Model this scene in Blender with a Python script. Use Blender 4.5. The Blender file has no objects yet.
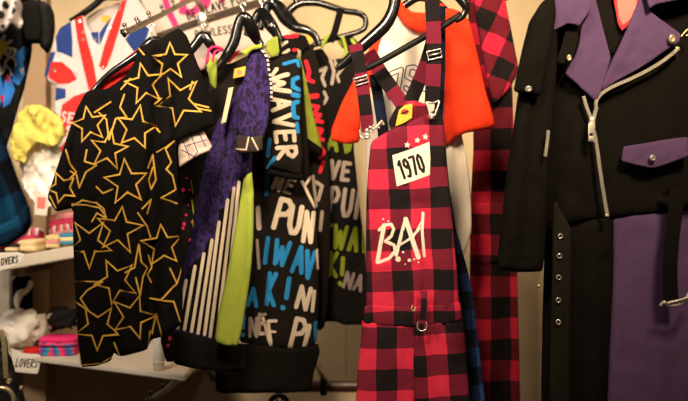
import bpy, bmesh, math, random
import numpy as np
from mathutils import Vector, noise, geometry
from mathutils.bvhtree import BVHTree

F = 900.0          # focal length in pixels of the 688x401 frame
CX, CY = 344.0, 200.5
EZ = 1.5           # eye height
sc = bpy.context.scene
COL = sc.collection

# ------------------------------------------------------------------ helpers
def W(u, v, Y):
    return Vector(((u - CX) / F * Y, Y, EZ - (v - CY) / F * Y))

def lin(c):
    return tuple(((x / 255) / 12.92 if x / 255 <= .04045 else ((x / 255 + .055) / 1.055) ** 2.4) for x in c) + (1.0,)

class NT:
    def __init__(self, name, rough=.85, metallic=0.0, spec=.3):
        self.m = bpy.data.materials.new(name); self.m.use_nodes = True
        self.t = self.m.node_tree; self.b = self.t.nodes['Principled BSDF']
        self.b.inputs['Roughness'].default_value = rough
        self.b.inputs['Metallic'].default_value = metallic
        self.b.inputs['Specular IOR Level'].default_value = spec
    def n(self, typ, **kw):
        x = self.t.nodes.new(typ)
        for k, v in kw.items():
            if k.startswith('i_'):
                x.inputs[int(k[2:])].default_value = v
            else: setattr(x, k, v)
        return x
    def l(self, a, b): self.t.links.new(a, b)
    def math(self, op, a, b=None):
        x = self.n('ShaderNodeMath', operation=op)
        for i, s in enumerate((a, b)):
            if s is None: continue
            if isinstance(s, (int, float)): x.inputs[i].default_value = s
            else: self.l(s, x.inputs[i])
        return x.outputs[0]
    def mix(self, fac, a, b, blend='MIX'):
        x = self.n('ShaderNodeMix', data_type='RGBA', blend_type=blend)
        for i, s in ((0, fac), (6, a), (7, b)):
            if isinstance(s, (int, float, tuple)): x.inputs[i].default_value = s
            else: self.l(s, x.inputs[i])
        return x.outputs[2]
    def bump(self, h, strength=.3, dist=.002):
        x = self.n('ShaderNodeBump'); x.inputs['Strength'].default_value = strength
        x.inputs['Distance'].default_value = dist
        self.l(h, x.inputs['Height']); self.l(x.outputs[0], self.b.inputs['Normal'])
    def noise(self, scale, detail=3, coord='Object'):
        tc = self.n('ShaderNodeTexCoord'); nz = self.n('ShaderNodeTexNoise')
        nz.inputs['Scale'].default_value = scale; nz.inputs['Detail'].default_value = detail
        self.l(tc.outputs[coord], nz.inputs['Vector'])
        return nz.outputs[0]

def fabric(name, c, rough=.95, var=.25, weave=900, sheen=.0, wr=.25, spec=.08):
    k = NT(name, rough, 0, spec)
    nz = k.noise(35, 4)
    f = k.math('MULTIPLY_ADD', nz, var); k.t.nodes[-1].inputs[2].default_value = 1 - var / 2
    hsv = k.n('ShaderNodeHueSaturation'); hsv.inputs['Color'].default_value = lin(c)
    k.l(f, hsv.inputs['Value']); k.l(hsv.outputs[0], k.b.inputs['Base Color'])
    w = k.noise(weave, 1); n2 = k.noise(60, 3)
    k.bump(k.math('ADD', w, k.math('MULTIPLY', n2, 2.0)), wr, .002)
    if sheen:
        k.b.inputs['Sheen Weight'].default_value = sheen
    return k.m

def plain(name, c, rough=.5, metallic=0.0, spec=.5):
    k = NT(name, rough, metallic, spec)
    nz = k.noise(60, 3)
    f = k.math('MULTIPLY_ADD', nz, .16); k.t.nodes[-1].inputs[2].default_value = .92
    hsv = k.n('ShaderNodeHueSaturation'); hsv.inputs['Color'].default_value = lin(c)
    k.l(f, hsv.inputs['Value']); k.l(hsv.outputs[0], k.b.inputs['Base Color'])
    r = k.math('MULTIPLY_ADD', nz, .2); k.t.nodes[-1].inputs[2].default_value = rough - .1
    k.l(r, k.b.inputs['Roughness'])
    return k.m

def plaid(name, bright, mid, dark, size, pu=0, pv=0, rot=0.0):
    """buffalo check in uv space (uv = cm-like units: pixels/100); size = side of one square in px"""
    k = NT(name, .92, 0, .2)
    tc = k.n('ShaderNodeTexCoord'); mp = k.n('ShaderNodeMapping')
    mp.inputs['Rotation'].default_value = (0, 0, math.radians(rot))
    k.l(tc.outputs['UV'], mp.inputs['Vector'])
    # a little wobble so that the lines follow the cloth
    nz = k.n('ShaderNodeTexNoise'); nz.inputs['Scale'].default_value = 2.2
    k.l(tc.outputs['UV'], nz.inputs['Vector'])
    vs = k.n('ShaderNodeVectorMath', operation='SCALE'); vs.inputs['Scale'].default_value = .05
    k.l(nz.outputs['Color'], vs.inputs[0])
    va = k.n('ShaderNodeVectorMath', operation='ADD'); k.l(mp.outputs[0], va.inputs[0]); k.l(vs.outputs[0], va.inputs[1])
    sx = k.n('ShaderNodeSeparateXYZ'); k.l(va.outputs[0], sx.inputs[0])
    P = 2 * size / 100
    def band(o, ph):
        x = k.math('ADD', o, -ph / 100 - .025)
        x = k.math('DIVIDE', x, P); x = k.math('FRACT', x)
        return k.math('LESS_THAN', x, .5)
    a = band(sx.outputs[0], pu); b = band(sx.outputs[1], pv)
    s = k.math('MULTIPLY', k.math('ADD', a, b), .5)
    ramp = k.n('ShaderNodeValToRGB'); ramp.color_ramp.interpolation = 'CONSTANT'
    e = ramp.color_ramp.elements
    e[0].position = 0; e[0].color = lin(bright)
    e[1].position = .25; e[1].color = lin(mid)
    q = e.new(.75); q.color = lin(dark)
    k.l(s, ramp.inputs[0])
    nn = k.noise(500, 2); f = k.math('MULTIPLY_ADD', nn, .6); k.t.nodes[-1].inputs[2].default_value = .7
    hsv = k.n('ShaderNodeHueSaturation'); k.l(ramp.outputs[0], hsv.inputs['Color']); k.l(f, hsv.inputs['Value'])
    k.l(hsv.outputs[0], k.b.inputs['Base Color'])
    k.bump(k.noise(700, 2), .25, .002)
    return k.m

def tag(o, label=None, cat=None, group=None, kind=None):
    if label: o['label'] = label
    if cat: o['category'] = cat
    if group: o['group'] = group
    if kind: o['kind'] = kind
    return o

def thing(name, label, cat, loc, group=None):
    o = bpy.data.objects.new(name, None); COL.objects.link(o)
    o.location = loc; o.empty_display_size = .05
    return tag(o, label, cat, group)

def mesh_obj(name, verts, faces, mats, mi=None, parent=None, uv=None, smooth=True, label=None):
    """verts in world space; object placed at its own centre (or relative to its parent)"""
    V = np.array([tuple(v) for v in verts], dtype=float)
    org = V.mean(axis=0)
    me = bpy.data.meshes.new(name)
    me.from_pydata([tuple(x) for x in (V - org)], [], [tuple(int(i) for i in f) for f in faces])
    for m in (mats if isinstance(mats, (list, tuple)) else [mats]): me.materials.append(m)
    if mi is not None: me.polygons.foreach_set('material_index', [int(i) for i in mi])
    if smooth: me.polygons.foreach_set('use_smooth', [True] * len(me.polygons))
    if uv is not None:
        lay = me.uv_layers.new(name='UVMap')
        li = np.zeros(len(me.loops), dtype=np.int32); me.loops.foreach_get('vertex_index', li)
        lay.data.foreach_set('uv', np.array(uv, dtype=np.float32)[li].ravel())
    me.update()
    o = bpy.data.objects.new(name, me); COL.objects.link(o)
    off = Vector((0, 0, 0))
    p = parent
    while p is not None:
        off += p.location; p = p.parent
    o.location = Vector(org) - off
    if parent: o.parent = parent
    if label: o['label'] = label
    return o

def bm_obj(name, bm, mats, parent=None, smooth=True, label=None):
    bm.verts.index_update()
    bmesh.ops.recalc_face_normals(bm, faces=bm.faces[:])
    vs = [v.co.copy() for v in bm.verts]; fs = [[v.index for v in f.verts] for f in bm.faces]
    mi = [f.material_index for f in bm.faces]
    bm.free()
    return mesh_obj(name, vs, fs, mats, mi, parent, None, smooth, label)

# ---- 2D tools in px space
def seg_dist(P, A, B):
    d = B - A; L = (d * d).sum()
    t = np.clip(((P - A) @ d) / max(L, 1e-9), 0, 1)
    return np.hypot(*(P - (A + t[:, None] * d)).T)
def poly_dist(P, poly, closed=True):
    Q = np.array(poly, float); r = np.full(len(P), 1e9)
    n = len(Q)
    for i in range(n if closed else n - 1):
        r = np.minimum(r, seg_dist(P, Q[i], Q[(i + 1) % n]))
    return r
def in_poly(P, poly):
    Q = np.array(poly, float); n = len(Q); x, y = P[:, 0], P[:, 1]
    r = np.zeros(len(P), bool); j = n - 1
    for i in range(n):
        c = (Q[i, 1] > y) != (Q[j, 1] > y)
        with np.errstate(divide='ignore', invalid='ignore'):
            xi = (Q[j, 0] - Q[i, 0]) * (y - Q[i, 1]) / (Q[j, 1] - Q[i, 1]) + Q[i, 0]
        r ^= c & (x < xi); j = i
    return r
def chaikin(p, n=1, closed=True):
    p = [np.array(q, float) for q in p]
    for _ in range(n):
        o = []; m = len(p)
        if not closed: o.append(p[0])
        for i in range(m if closed else m - 1):
            a, b = p[i], p[(i + 1) % m]
            o += [a * .88 + b * .12, a * .12 + b * .88]
        if not closed: o.append(p[-1])
        p = o
    return [tuple(q) for q in p]
def resample(p, step, closed=True):
    o = []; m = len(p)
    for i in range(m if closed else m - 1):
        a = np.array(p[i], float); b = np.array(p[(i + 1) % m], float)
        k = max(1, int(round(np.hypot(*(b - a)) / step)))
        o += [tuple(a + (b - a) * j / k) for j in range(k)]
    if not closed: o.append(tuple(p[-1]))
    return o

class Plane:
    def __init__(self, ua, Y, yaw=0.0, pitch=0.0):
        a = math.radians(yaw); b = math.radians(pitch)
        self.P0 = W(ua, CY, Y)
        self.n = Vector((math.sin(a) * math.cos(b), -math.cos(a) * math.cos(b), math.sin(b)))
        self.k = Y / F
    def at(self, u, v, h=0.0):
        d = Vector(((u - CX) / F, 1.0, -(v - CY) / F)); c = Vector((0, 0, EZ))
        t = (self.P0 - c).dot(self.n) / d.dot(self.n)
        return c + d * t + self.n * h

# inlay kinds
def S(pts, w, m): return ('s', [tuple(p) for p in pts], w, m)
def PG(pts, m): return ('p', [tuple(p) for p in pts], 0, m)
def RING(pts, w, m): return ('r', [tuple(p) for p in pts], w, m)
def DISC(c, r, m, n=10, sx=1, sy=1): return PG([(c[0] + sx * r * math.cos(2 * math.pi * i / n), c[1] + sy * r * math.sin(2 * math.pi * i / n)) for i in range(n)], m)

def capsule(a, b, w, n=4):
    a = np.array(a, float); b = np.array(b, float); d = b - a; L = np.hypot(*d)
    if L < 1e-6: d = np.array((1e-3, 0)); L = 1e-3
    d = d / L; ang = math.atan2(d[1], d[0]); r = w / 2; o = []
    for i in range(n + 1):
        t = ang + math.pi / 2 + math.pi * i / n; o.append((a[0] + r * math.cos(t), a[1] + r * math.sin(t)))
    for i in range(n + 1):
        t = ang - math.pi / 2 + math.pi * i / n; o.append((b[0] + r * math.cos(t), b[1] + r * math.sin(t)))
    return o
def offset_closed(p, d):
    P = np.array(p, float); n = len(P); o = []
    for i in range(n):
        a, b, c = P[i - 1], P[i], P[(i + 1) % n]
        e1 = (b - a) / np.hypot(*(b - a)); e2 = (c - b) / np.hypot(*(c - b))
        n1 = np.array((-e1[1], e1[0])); n2 = np.array((-e2[1], e2[0])); m = n1 + n2
        m /= max(np.hypot(*m), 1e-6)
        s = min(1 / max(m @ n1, .35), 2.0)
        o.append(tuple(b + m * d * s))
    return o

def sheet(name, outline, pl, mats, parent=None, thick=.013, edge=8, sp=5.5, folds=(), waves=(), inlays=(),
          nz=(.004, .03), back=0, smooth_out=1, label=None, back_k=.6):
    """a garment panel: front and back cloth with real thickness, folds and inlaid prints.
    All 2D input is in photo pixels on the plane pl."""
    out = chaikin(outline, smooth_out) if smooth_out else list(outline)
    out = resample(out, sp * .8)
    O = np.array(out); n = len(out)
    # interior grid (hex)
    (u0, v0), (u1, v1) = O.min(0), O.max(0)
    g = []
    r = 0; v = v0
    while v <= v1:
        u = u0 + (sp / 2 if r % 2 else 0)
        while u <= u1:
            g.append((u + random.uniform(-.4, .4), v + random.uniform(-.4, .4))); u += sp
        v += sp * .87; r += 1
    G = np.array(g)
    ok = in_poly(G, out); G = G[ok]
    G = G[poly_dist(G, out) > edge * .8 + sp * .35] if len(G) else G
    rings = []
    ref = np.array(out); ctr = ref.mean(0)
    for fr in (.12, .35, .8):
        dd_ = edge * fr
        c1 = np.array(offset_closed(out, dd_)); c2 = np.array(offset_closed(out, -dd_))
        c_ = c1 if in_poly(c1, out).sum() > in_poly(c2, out).sum() else c2
        c_ = c_[in_poly(c_, out)]
        if len(c_): c_ = c_[poly_dist(c_, out) > dd_ * .93]
        if len(c_): rings.append(c_)
    if rings: G = np.concatenate([G] + rings) if len(G) else np.concatenate(rings)
    verts = [Vector(p) for p in out] + [Vector(p) for p in G]
    edges = [(i, (i + 1) % n) for i in range(n)]
    polys = []
    def addloop(pts):
        b = len(verts)
        verts.extend(Vector(p) for p in pts)
        edges.extend((b + i, b + (i + 1) % len(pts)) for i in range(len(pts)))
    for kind, pts, w, m in inlays:
        if kind == 's':
            segs = [(pts[i], pts[i + 1]) for i in range(len(pts) - 1)] if len(pts) > 1 else [(pts[0], pts[0])]
            for a, b in segs:
                c = capsule(a, b, w, 5 if w > 3.5 else 3); addloop(c); polys.append((c, None, m))
        elif kind == 'p':
            addloop(pts); polys.append((pts, None, m))
        else:
            a = offset_closed(pts, w / 2); b = offset_closed(pts, -w / 2)
            addloop(a); addloop(b)
            A = abs(sum(a[i - 1][0] * a[i][1] - a[i][0] * a[i - 1][1] for i in range(len(a))))
            B = abs(sum(b[i - 1][0] * b[i][1] - b[i][0] * b[i - 1][1] for i in range(len(b))))
            if A < B: a, b = b, a
            polys.append((a, b, m))
    rv, re, rf, *_ = geometry.delaunay_2d_cdt(verts, edges, [], 0, 1e-3)
    V = np.array([(p[0], p[1]) for p in rv])
    T = np.array([f for f in rf if len(f) == 3])
    C = V[T].mean(axis=1)
    keep = in_poly(C, out)
    a, b, c = V[T[:, 0]], V[T[:, 1]], V[T[:, 2]]
    area = (b[:, 0] - a[:, 0]) * (c[:, 1] - a[:, 1]) - (b[:, 1] - a[:, 1]) * (c[:, 0] - a[:, 0])
    keep &= np.abs(area) > 1e-5
    T, C, area = T[keep], C[keep], area[keep]
    # orient: image y is down, so front faces need negative area order
    flip = area > 0
    T[flip] = T[flip][:, ::-1]
    mi = np.zeros(len(T), int)
    for A, B, m in polys:
        Q = np.array(A); lo, hi = Q.min(0), Q.max(0)
        box = np.where((C[:, 0] >= lo[0]) & (C[:, 0] <= hi[0]) & (C[:, 1] >= lo[1]) & (C[:, 1] <= hi[1]))[0]
        if not len(box): continue
        s = in_poly(C[box], A)
        if B is not None: s &= ~in_poly(C[box], B)
        mi[box[s]] = m
    used = np.unique(T); remap = -np.ones(len(V), int); remap[used] = np.arange(len(used))
    V = V[used]; T = remap[T]
    d = poly_dist(V, out)
    k = pl.k
    prof = 1 - (1 - np.clip(d / (edge * .8), 0, 1)) ** 3
    thick = thick * .55
    f = np.zeros(len(V))
    vmin, vmax = V[:, 1].min(), V[:, 1].max()
    for w in waves:   # (amp, wavelength px, phase, skew, top factor)
        amp, lam, ph, sk, tf = (list(w) + [0, 0, .3])[:5] if len(w) < 5 else w
        grow = tf + (1 - tf) * (V[:, 1] - vmin) / (vmax - vmin)
        x = 2 * math.pi * (V[:, 0] + sk * (V[:, 1] - vmin)) / lam + ph
        f += amp * grow * (np.sin(x) + .35 * np.sin(2.3 * x + 1.1))
    for pts, wd, dep in folds:
        dd = poly_dist(V, pts, False)
        f += dep * np.exp(-(dd / wd) ** 2)
    if nz and nz[0]:
        seed = len(V) * .37
        f += np.array([nz[0] * noise.fractal(Vector((x * nz[1], y * nz[1] * .45, seed)), .8, 2.0, 3) for x, y in V])
        f += np.array([.0018 * noise.fractal(Vector((x * .10 + y * .05, y * .055, seed + 9)), .6, 2.0, 3) for x, y in V]) * np.clip(d / 4, 0, 1)
    tol = d < 1e-3
    hf = f + thick * prof; hb = f - thick * back_k * prof
    front = [pl.at(x, y, h) for (x, y), h in zip(V, hf)]
    idx = np.arange(len(V)); bi = idx.copy(); bk = []
    for i in range(len(V)):
        if not tol[i]:
            bi[i] = len(V) + len(bk); bk.append(pl.at(V[i, 0], V[i, 1], hb[i]))
    faces = [tuple(t) for t in T] + [tuple(bi[t][::-1]) for t in T]
    uvs = np.concatenate([V, V[~tol]]) / 100.0
    ml = list(mi) + [back] * len(T)
    return mesh_obj(name, front + bk, faces, mats, ml, parent, uvs, True, label)

# ---- 3D sweeps
def sweep(pts, radii, seg=10, ell=None, closed=False, up=Vector((0, -1, 0))):
    """tube along pts; radii list or number; ell=(a,b) multiplies in-plane / depth"""
    bm = bmesh.new(); n = len(pts); rings = []
    if isinstance(radii, (int, float)): radii = [radii] * n
    ea, eb = ell or (1, 1)
    for i in range(n):
        a = pts[(i - 1) % n] if (closed or i > 0) else pts[0]
        b = pts[(i + 1) % n] if (closed or i < n - 1) else pts[-1]
        t = (b - a).normalized()
        bb = (up - t * up.dot(t))
        if bb.length < .05: bb = Vector((1, 0, 0)) - t * t.x
        bb.normalize(); aa = t.cross(bb)
        rings.append([bm.verts.new(pts[i] + (aa * math.cos(q) * ea + bb * math.sin(q) * eb) * radii[i])
                      for q in (2 * math.pi * j / seg for j in range(seg))])
    for i in range(n if closed else n - 1):
        A, B = rings[i], rings[(i + 1) % n]
        for j in range(seg): bm.faces.new((A[j], A[(j + 1) % seg], B[(j + 1) % seg], B[j]))
    if not closed:
        bm.faces.new(rings[0][::-1]); bm.faces.new(rings[-1])
    return bm
def curve3(pts, n=6):
    """Catmull-Rom through 3D points (lists of Vector)"""
    P = [pts[0]] + list(pts) + [pts[-1]]; o = []
    for i in range(1, len(P) - 2):
        p0, p1, p2, p3 = P[i - 1], P[i], P[i + 1], P[i + 2]
        for j in range(n):
            t = j / n
            o.append(.5 * ((2 * p1) + (p2 - p0) * t + (2 * p0 - 5 * p1 + 4 * p2 - p3) * t * t + (3 * p1 - p0 - 3 * p2 + p3) * t ** 3))
    o.append(pts[-1]); return o
def curve_px(pts, n=6):
    return curve3([Vector(p) for p in pts], n)
def tube_px(name, pts, r, mat, parent=None, ell=None, seg=10, n=6, label=None, closed=False):
    """pts: (u, v, Y[, radius factor])"""
    q = [Vector((p[0], p[1], p[2])) for p in pts]
    if n: 
        if closed: q = curve3(q + [q[0]], n)[:-1]
        else: q = curve3(q, n)
    w = [W(*p) for p in q]
    if len(pts[0]) > 3:
        f = [p[3] for p in pts]; rr = []
        for i in range(len(q)):
            x = i / max(n, 1); j = min(int(x), len(f) - 2); rr.append(r * (f[j] + (f[j + 1] - f[j]) * (x - j)))
    else: rr = [r] * len(w)
    return bm_obj(name, sweep(w, rr, seg, ell, closed), mat, parent, True, label)

def box_bm(bm, c, s, bev=.0, rot=None):
    ret = bmesh.ops.create_cube(bm, size=1.0)
    vs = ret['verts']
    for v in vs: v.co = Vector((v.co.x * s[0], v.co.y * s[1], v.co.z * s[2]))
    if bev:
        es = list({e for v in vs for e in v.link_edges})
        r = bmesh.ops.bevel(bm, geom=es, offset=bev, segments=2, affect='EDGES', profile=.5)
        vs = list({v for f in r['faces'] for v in f.verts} | {v for v in vs if v.is_valid})
    for v in vs:
        if rot is not None: v.co = rot @ v.co
        v.co += Vector(c)
    return vs
def prism(bm, pts, d):
    """extrude a 3D polygon along vector d"""
    a = [bm.verts.new(p) for p in pts]; b = [bm.verts.new(Vector(p) + Vector(d)) for p in pts]
    n = len(a); bm.faces.new(a); bm.faces.new(b[::-1])
    for i in range(n): bm.faces.new((a[i], b[i], b[(i + 1) % n], a[(i + 1) % n]))

def strap(name, pts, w, mat, parent=None, th=.0022, n=5, label=None):
    """flat webbing along (u,v,Y) px points, width w px; uv runs across/along"""
    q = curve3([Vector(p) for p in pts], n)
    V = []; UV = []; L = 0
    for i, p in enumerate(q):
        a = q[max(i - 1, 0)]; b = q[min(i + 1, len(q) - 1)]
        t = Vector((b.x - a.x, b.y - a.y)); t.normalize(); nn = Vector((-t.y, t.x))
        if i: L += math.hypot(p.x - q[i - 1].x, p.y - q[i - 1].y)
        for s, h in ((-1, -th), (-.5, -th - .0006), (.5, -th - .0006), (1, -th), (1, th), (-1, th)):
            V.append(W(p.x + nn.x * s * w / 2, p.y + nn.y * s * w / 2, p.z + h)); UV.append((s * w / 200, L / 100))
    m = 6; fs = []
    for i in range(len(q) - 1):
        for j in range(m):
            fs.append((i * m + j, i * m + (j + 1) % m, (i + 1) * m + (j + 1) % m, (i + 1) * m + j))
    fs.append(tuple(range(m))[::-1]); fs.append(tuple((len(q) - 1) * m + j for j in range(m)))
    o = mesh_obj(name, V, fs, mat, None, parent, UV, False, label)
    bm = bmesh.new(); bm.from_mesh(o.data); bmesh.ops.recalc_face_normals(bm, faces=bm.faces[:]); bm.to_mesh(o.data); bm.free()
    return o

def stud(name, u, v, Y, r, mat, parent, sx=1.0, label=None, depth=.5):
    """domed snap, facing the camera side"""
    bm = bmesh.new(); c = W(u, v, Y); R = r * Y / F; rings = []
    prof = [(1.0, 0.0), (1.0, .25), (.86, .5), (.55, .75), (.45, .62), (.3, .62)]
    for rr, hh in prof:
        rings.append([bm.verts.new(c + Vector((R * rr * sx * math.cos(t), -R * hh * depth * 2 + .001, R * rr * math.sin(t)))) for t in (2 * math.pi * j / 14 for j in range(14))])
    for a, b in zip(rings, rings[1:]):
        for j in range(14): bm.faces.new((a[j], a[(j + 1) % 14], b[(j + 1) % 14], b[j]))
    bm.faces.new(rings[0][::-1]); bm.faces.new(rings[-1])
    return bm_obj(name, bm, mat, parent, True, label)

# ---- brush lettering: strokes in a unit box (x right, y down)
GL = {
 'N': (.66, [[(0, 1), (.04, 0), (.6, 1), (.62, 0)]]),
 'E': (.55, [[(.52, .02), (.03, 0), (0, 1), (.52, .98)], [(.02, .5), (.42, .48)]]),
 'V': (.62, [[(0, 0), (.3, 1), (.6, 0)]]),
 'W': (.95, [[(0, 0), (.2, 1), (.45, .25), (.68, 1), (.92, 0)]]),
 'A': (.64, [[(0, 1), (.32, 0), (.62, 1)], [(.12, .66), (.5, .64)]]),
 'P': (.55, [[(0, 1), (.03, 0), (.36, .0), (.54, .22), (.38, .46), (.03, .54)]]),
 'U': (.6, [[(.02, 0), (.0, .7), (.16, .97), (.4, .95), (.55, .7), (.58, 0)]]),
 'K': (.6, [[(.02, 0), (0, 1)], [(.54, 0), (.04, .55), (.58, 1)]]),
 'R': (.58, [[(0, 1), (.03, 0), (.36, .0), (.54, .2), (.38, .42), (.03, .5), (.56, 1)]]),
 'L': (.5, [[(.02, 0), (0, 1), (.5, .97)]]),
 'O': (.66, [[(.3, 0), (.08, .15), (0, .5), (.1, .88), (.33, 1), (.56, .86), (.64, .5), (.55, .12), (.3, 0)]]),
 'S': (.55, [[(.52, .1), (.3, 0), (.06, .14), (.08, .36), (.44, .58), (.5, .84), (.26, 1), (0, .9)]]),
 'B': (.56, [[(0, 1), (.02, 0), (.36, .03), (.48, .22), (.36, .45), (.03, .48)], [(.36, .45), (.54, .7), (.4, .97), (0, 1)]]),
 'T': (.6, [[(0, 0), (.6, 0)], [(.3, 0), (.3, 1)]]),
 'F': (.52, [[(.52, 0), (.03, 0), (0, 1)], [(.02, .48), (.42, .46)]]),
 'I': (.06, [[(.03, 0), (.03, 1)]]),
 'M': (.8, [[(0, 1), (.08, 0), (.4, .7), (.7, 0), (.8, 1)]]),
 '!': (.08, [[(.06, 0), (.03, .66)], [(.02, .95), (.02, 1.0)]]),
 '1': (.3, [[(0, .2), (.2, 0), (.2, 1)]]),
 '9': (.5, [[(.48, .3), (.25, .5), (.03, .32), (.08, .08), (.3, 0), (.48, .2), (.46, .7), (.3, 1), (.08, .95)]]),
 '7': (.5, [[(0, 0), (.5, 0), (.2, 1)]]),
 '0': (.5, [[(.25, 0), (.04, .2), (.02, .75), (.25, 1), (.46, .75), (.46, .2), (.25, 0)]]),
 'G': (.6, [[(.58, .12), (.3, 0), (.03, .3), (.05, .75), (.3, 1), (.58, .85), (.58, .55), (.36, .55)]]),
 'D': (.6, [[(0, 1), (.02, 0), (.35, .05), (.58, .4), (.5, .8), (.3, .98), (0, 1)]]),
 ' ': (.35, []),
}
def text(s, u, v, h, ang, w, m, xs=1.0, gap=.28, slant=0.0, jit=.0):
    """strokes for text s: (u,v) = top-left of the first letter, h = height px, ang = degrees clockwise in the photo"""
    a = math.radians(ang); ca, sa = math.cos(a), math.sin(a); x = 0; o = []
    for ch in s:
        wd, st = GL[ch]
        dj = random.uniform(-jit, jit) * h
        for pts in st:
            q = []
            for px, py in pts:
                X = (x + px * xs + slant * (1 - py)) * h; Yv = py * h + dj
                q.append((u + X * ca - Yv * sa, v + X * sa + Yv * ca))
            o.append(S(q, w, m))
        x += (wd * xs + gap)
    return o

def star_pts(cx, cy, R, rot, jit=.12, seed=0, inner=.47):
    rnd = random.Random(seed * 7 + 3); o = []
    for i in range(10):
        t = math.radians(rot - 90 + 36 * i)
        r = R * (1 if i % 2 == 0 else inner) * (1 + rnd.uniform(-jit, jit))
        o.append((cx + r * math.cos(t) * .95, cy + r * math.sin(t)))
    return o
random.seed(4)

# ------------------------------------------------------------------ materials
BLACK = fabric('black_jersey', (17, 15, 15))
BLACK2 = fabric('black_twill', (20, 17, 13), .85, .25, 700, 0, .25)
RIB = fabric('black_rib_knit', (20, 17, 16))
GOLD = fabric('gold_print', (206, 162, 72), .55, .2, 400)
WHITEP = fabric('white_print', (204, 188, 168), .8, .1)
BLUEP = fabric('blue_print', (40, 128, 190), .8, .15)
GREENP = fabric('green_print', (128, 140, 40), .8, .15)
REDP = fabric('red_print', (205, 40, 55), .8, .15)
GREYP = fabric('grey_print', (165, 150, 140), .85, .15)
LIME = fabric('lime_fleece', (152, 166, 66), .95, .12)
LIMED = fabric('lime_grunge', (132, 140, 48), .95, .9)
PINKP = fabric('pink_print', (226, 66, 128), .7, .1)
HOTPINK = fabric('hot_pink_print', (225, 50, 110), .7, .1)
ORANGE = fabric('orange_red_jersey', (228, 58, 30), .9, .1)
OFFW = fabric('offwhite_jersey', (234, 222, 206), .92, .08)
NAVYP = fabric('navy_print', (62, 50, 96), .8, .1)
UWHITE = fabric('flag_white', (216, 202, 200), .92, .06)
URED = fabric('flag_red', (208, 54, 50), .9, .1)
UBLUE = fabric('flag_blue', (46, 66, 128), .9, .12)
PURPLE = fabric('purple_twill', (92, 68, 102), .9, .14, 800)
YELLOW = fabric('yellow_tulle', (222, 206, 104), .8, .12)
TULLE = fabric('white_tulle', (246, 238, 228), .8, .08)
PAPER = plain('white_card', (226, 216, 204), .7, 0, .2)
YPAPER = plain('yellow_card', (236, 176, 58), .6, 0, .3)
PINKPAPER = plain('salmon_card', (232, 120, 108), .6, 0, .3)
REDPAPER = plain('red_card', (214, 42, 48), .6, 0, .3)
INK = plain('black_ink', (22, 20, 22), .7, 0, .2)
CREAM = plain('cream_card', (226, 208, 172), .6, 0, .3)
GLOSS = plain('black_gloss_plastic', (15, 14, 14), .2, 0, .5)
CHROME = plain('chrome', (222, 214, 202), .22, .8)
STEEL = plain('dark_steel', (120, 110, 102), .3, 1.0)
BARM = plain('black_matte_plastic', (14, 13, 13), .55, 0, .2)
ARMST = plain('brushed_steel', (150, 134, 122), .38, .85)
ZIPM = plain('nickel_zip', (214, 204, 186), .35, .45)
BRASS = plain('antique_brass', (206, 186, 140), .3, .7)
GUN = plain('gunmetal', (24, 22, 22), .35, .5)
SHELF = plain('shelf_laminate', (214, 202, 184), .45, 0, .4)
REDLINE = fabric('red_lining', (214, 44, 40), .85, .1)
PLAID = plaid('red_buffalo_plaid', (206, 44, 72), (112, 26, 46), (24, 18, 20), 20.5, 382, 284.5, 2)
PLAIDR = plaid('red_leg_plaid', (206, 44, 72), (112, 26, 46), (24, 18, 20), 21, 421, 342, 4)
PLAIDL = plaid('red_left_leg_plaid', (206, 44, 72), (112, 26, 46), (24, 18, 20), 21, 376, 327, 0)
PLAIDS = plaid('red_strap_plaid', (200, 46, 80), (110, 26, 48), (24, 18, 22), 21.5, -12, 8)
PLAIDX = plaid('red_cross_strap_plaid', (200, 46, 80), (110, 26, 48), (24, 18, 22), 21.5, -12, 22)
PLAID2 = plaid('crimson_buffalo_plaid', (196, 34, 62), (98, 20, 34), (20, 15, 16), 21, 490, 213, 0)
PLAID2S = plaid('crimson_sleeve_plaid', (196, 34, 62), (98, 20, 34), (20, 15, 16), 19, 478, 40, -24)
PLAIDB = plaid('blue_plaid', (46, 82, 146), (28, 44, 84), (16, 17, 26), 19, 455, 300, 6)
BLUEST = plaid('navy_strap_plaid', (26, 44, 86), (18, 26, 50), (13, 13, 20), 19, -10, 8)
TEAL = plaid('teal_plaid', (24, 92, 132), (18, 52, 80), (15, 17, 22), 34, 5, 14, 22)

def purple_print(name):
    k = NT(name, .93, 0, .2)
    tc = k.n('ShaderNodeTexCoord'); mp = k.n('ShaderNodeMapping'); mp.inputs['Scale'].default_value = (9, 5, 1)
    k.l(tc.outputs['UV'], mp.inputs[0])
    nz = k.n('ShaderNodeTexNoise'); nz.inputs['Scale'].default_value = 2.4; nz.inputs['Detail'].default_value = 5; nz.inputs['Distortion'].default_value = 1.6
    k.l(mp.outputs[0], nz.inputs['Vector'])
    r = k.n('ShaderNodeValToRGB'); e = r.color_ramp.elements
    e[0].position = .46; e[0].color = lin((60, 44, 104)); e[1].position = .56; e[1].color = lin((32, 24, 50))
    k.l(nz.outputs[0], r.inputs[0]); k.l(r.outputs[0], k.b.inputs['Base Color'])
    k.bump(k.noise(800, 2), .25); return k.m
PURPRINT = purple_print('purple_gothic_print')

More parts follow.
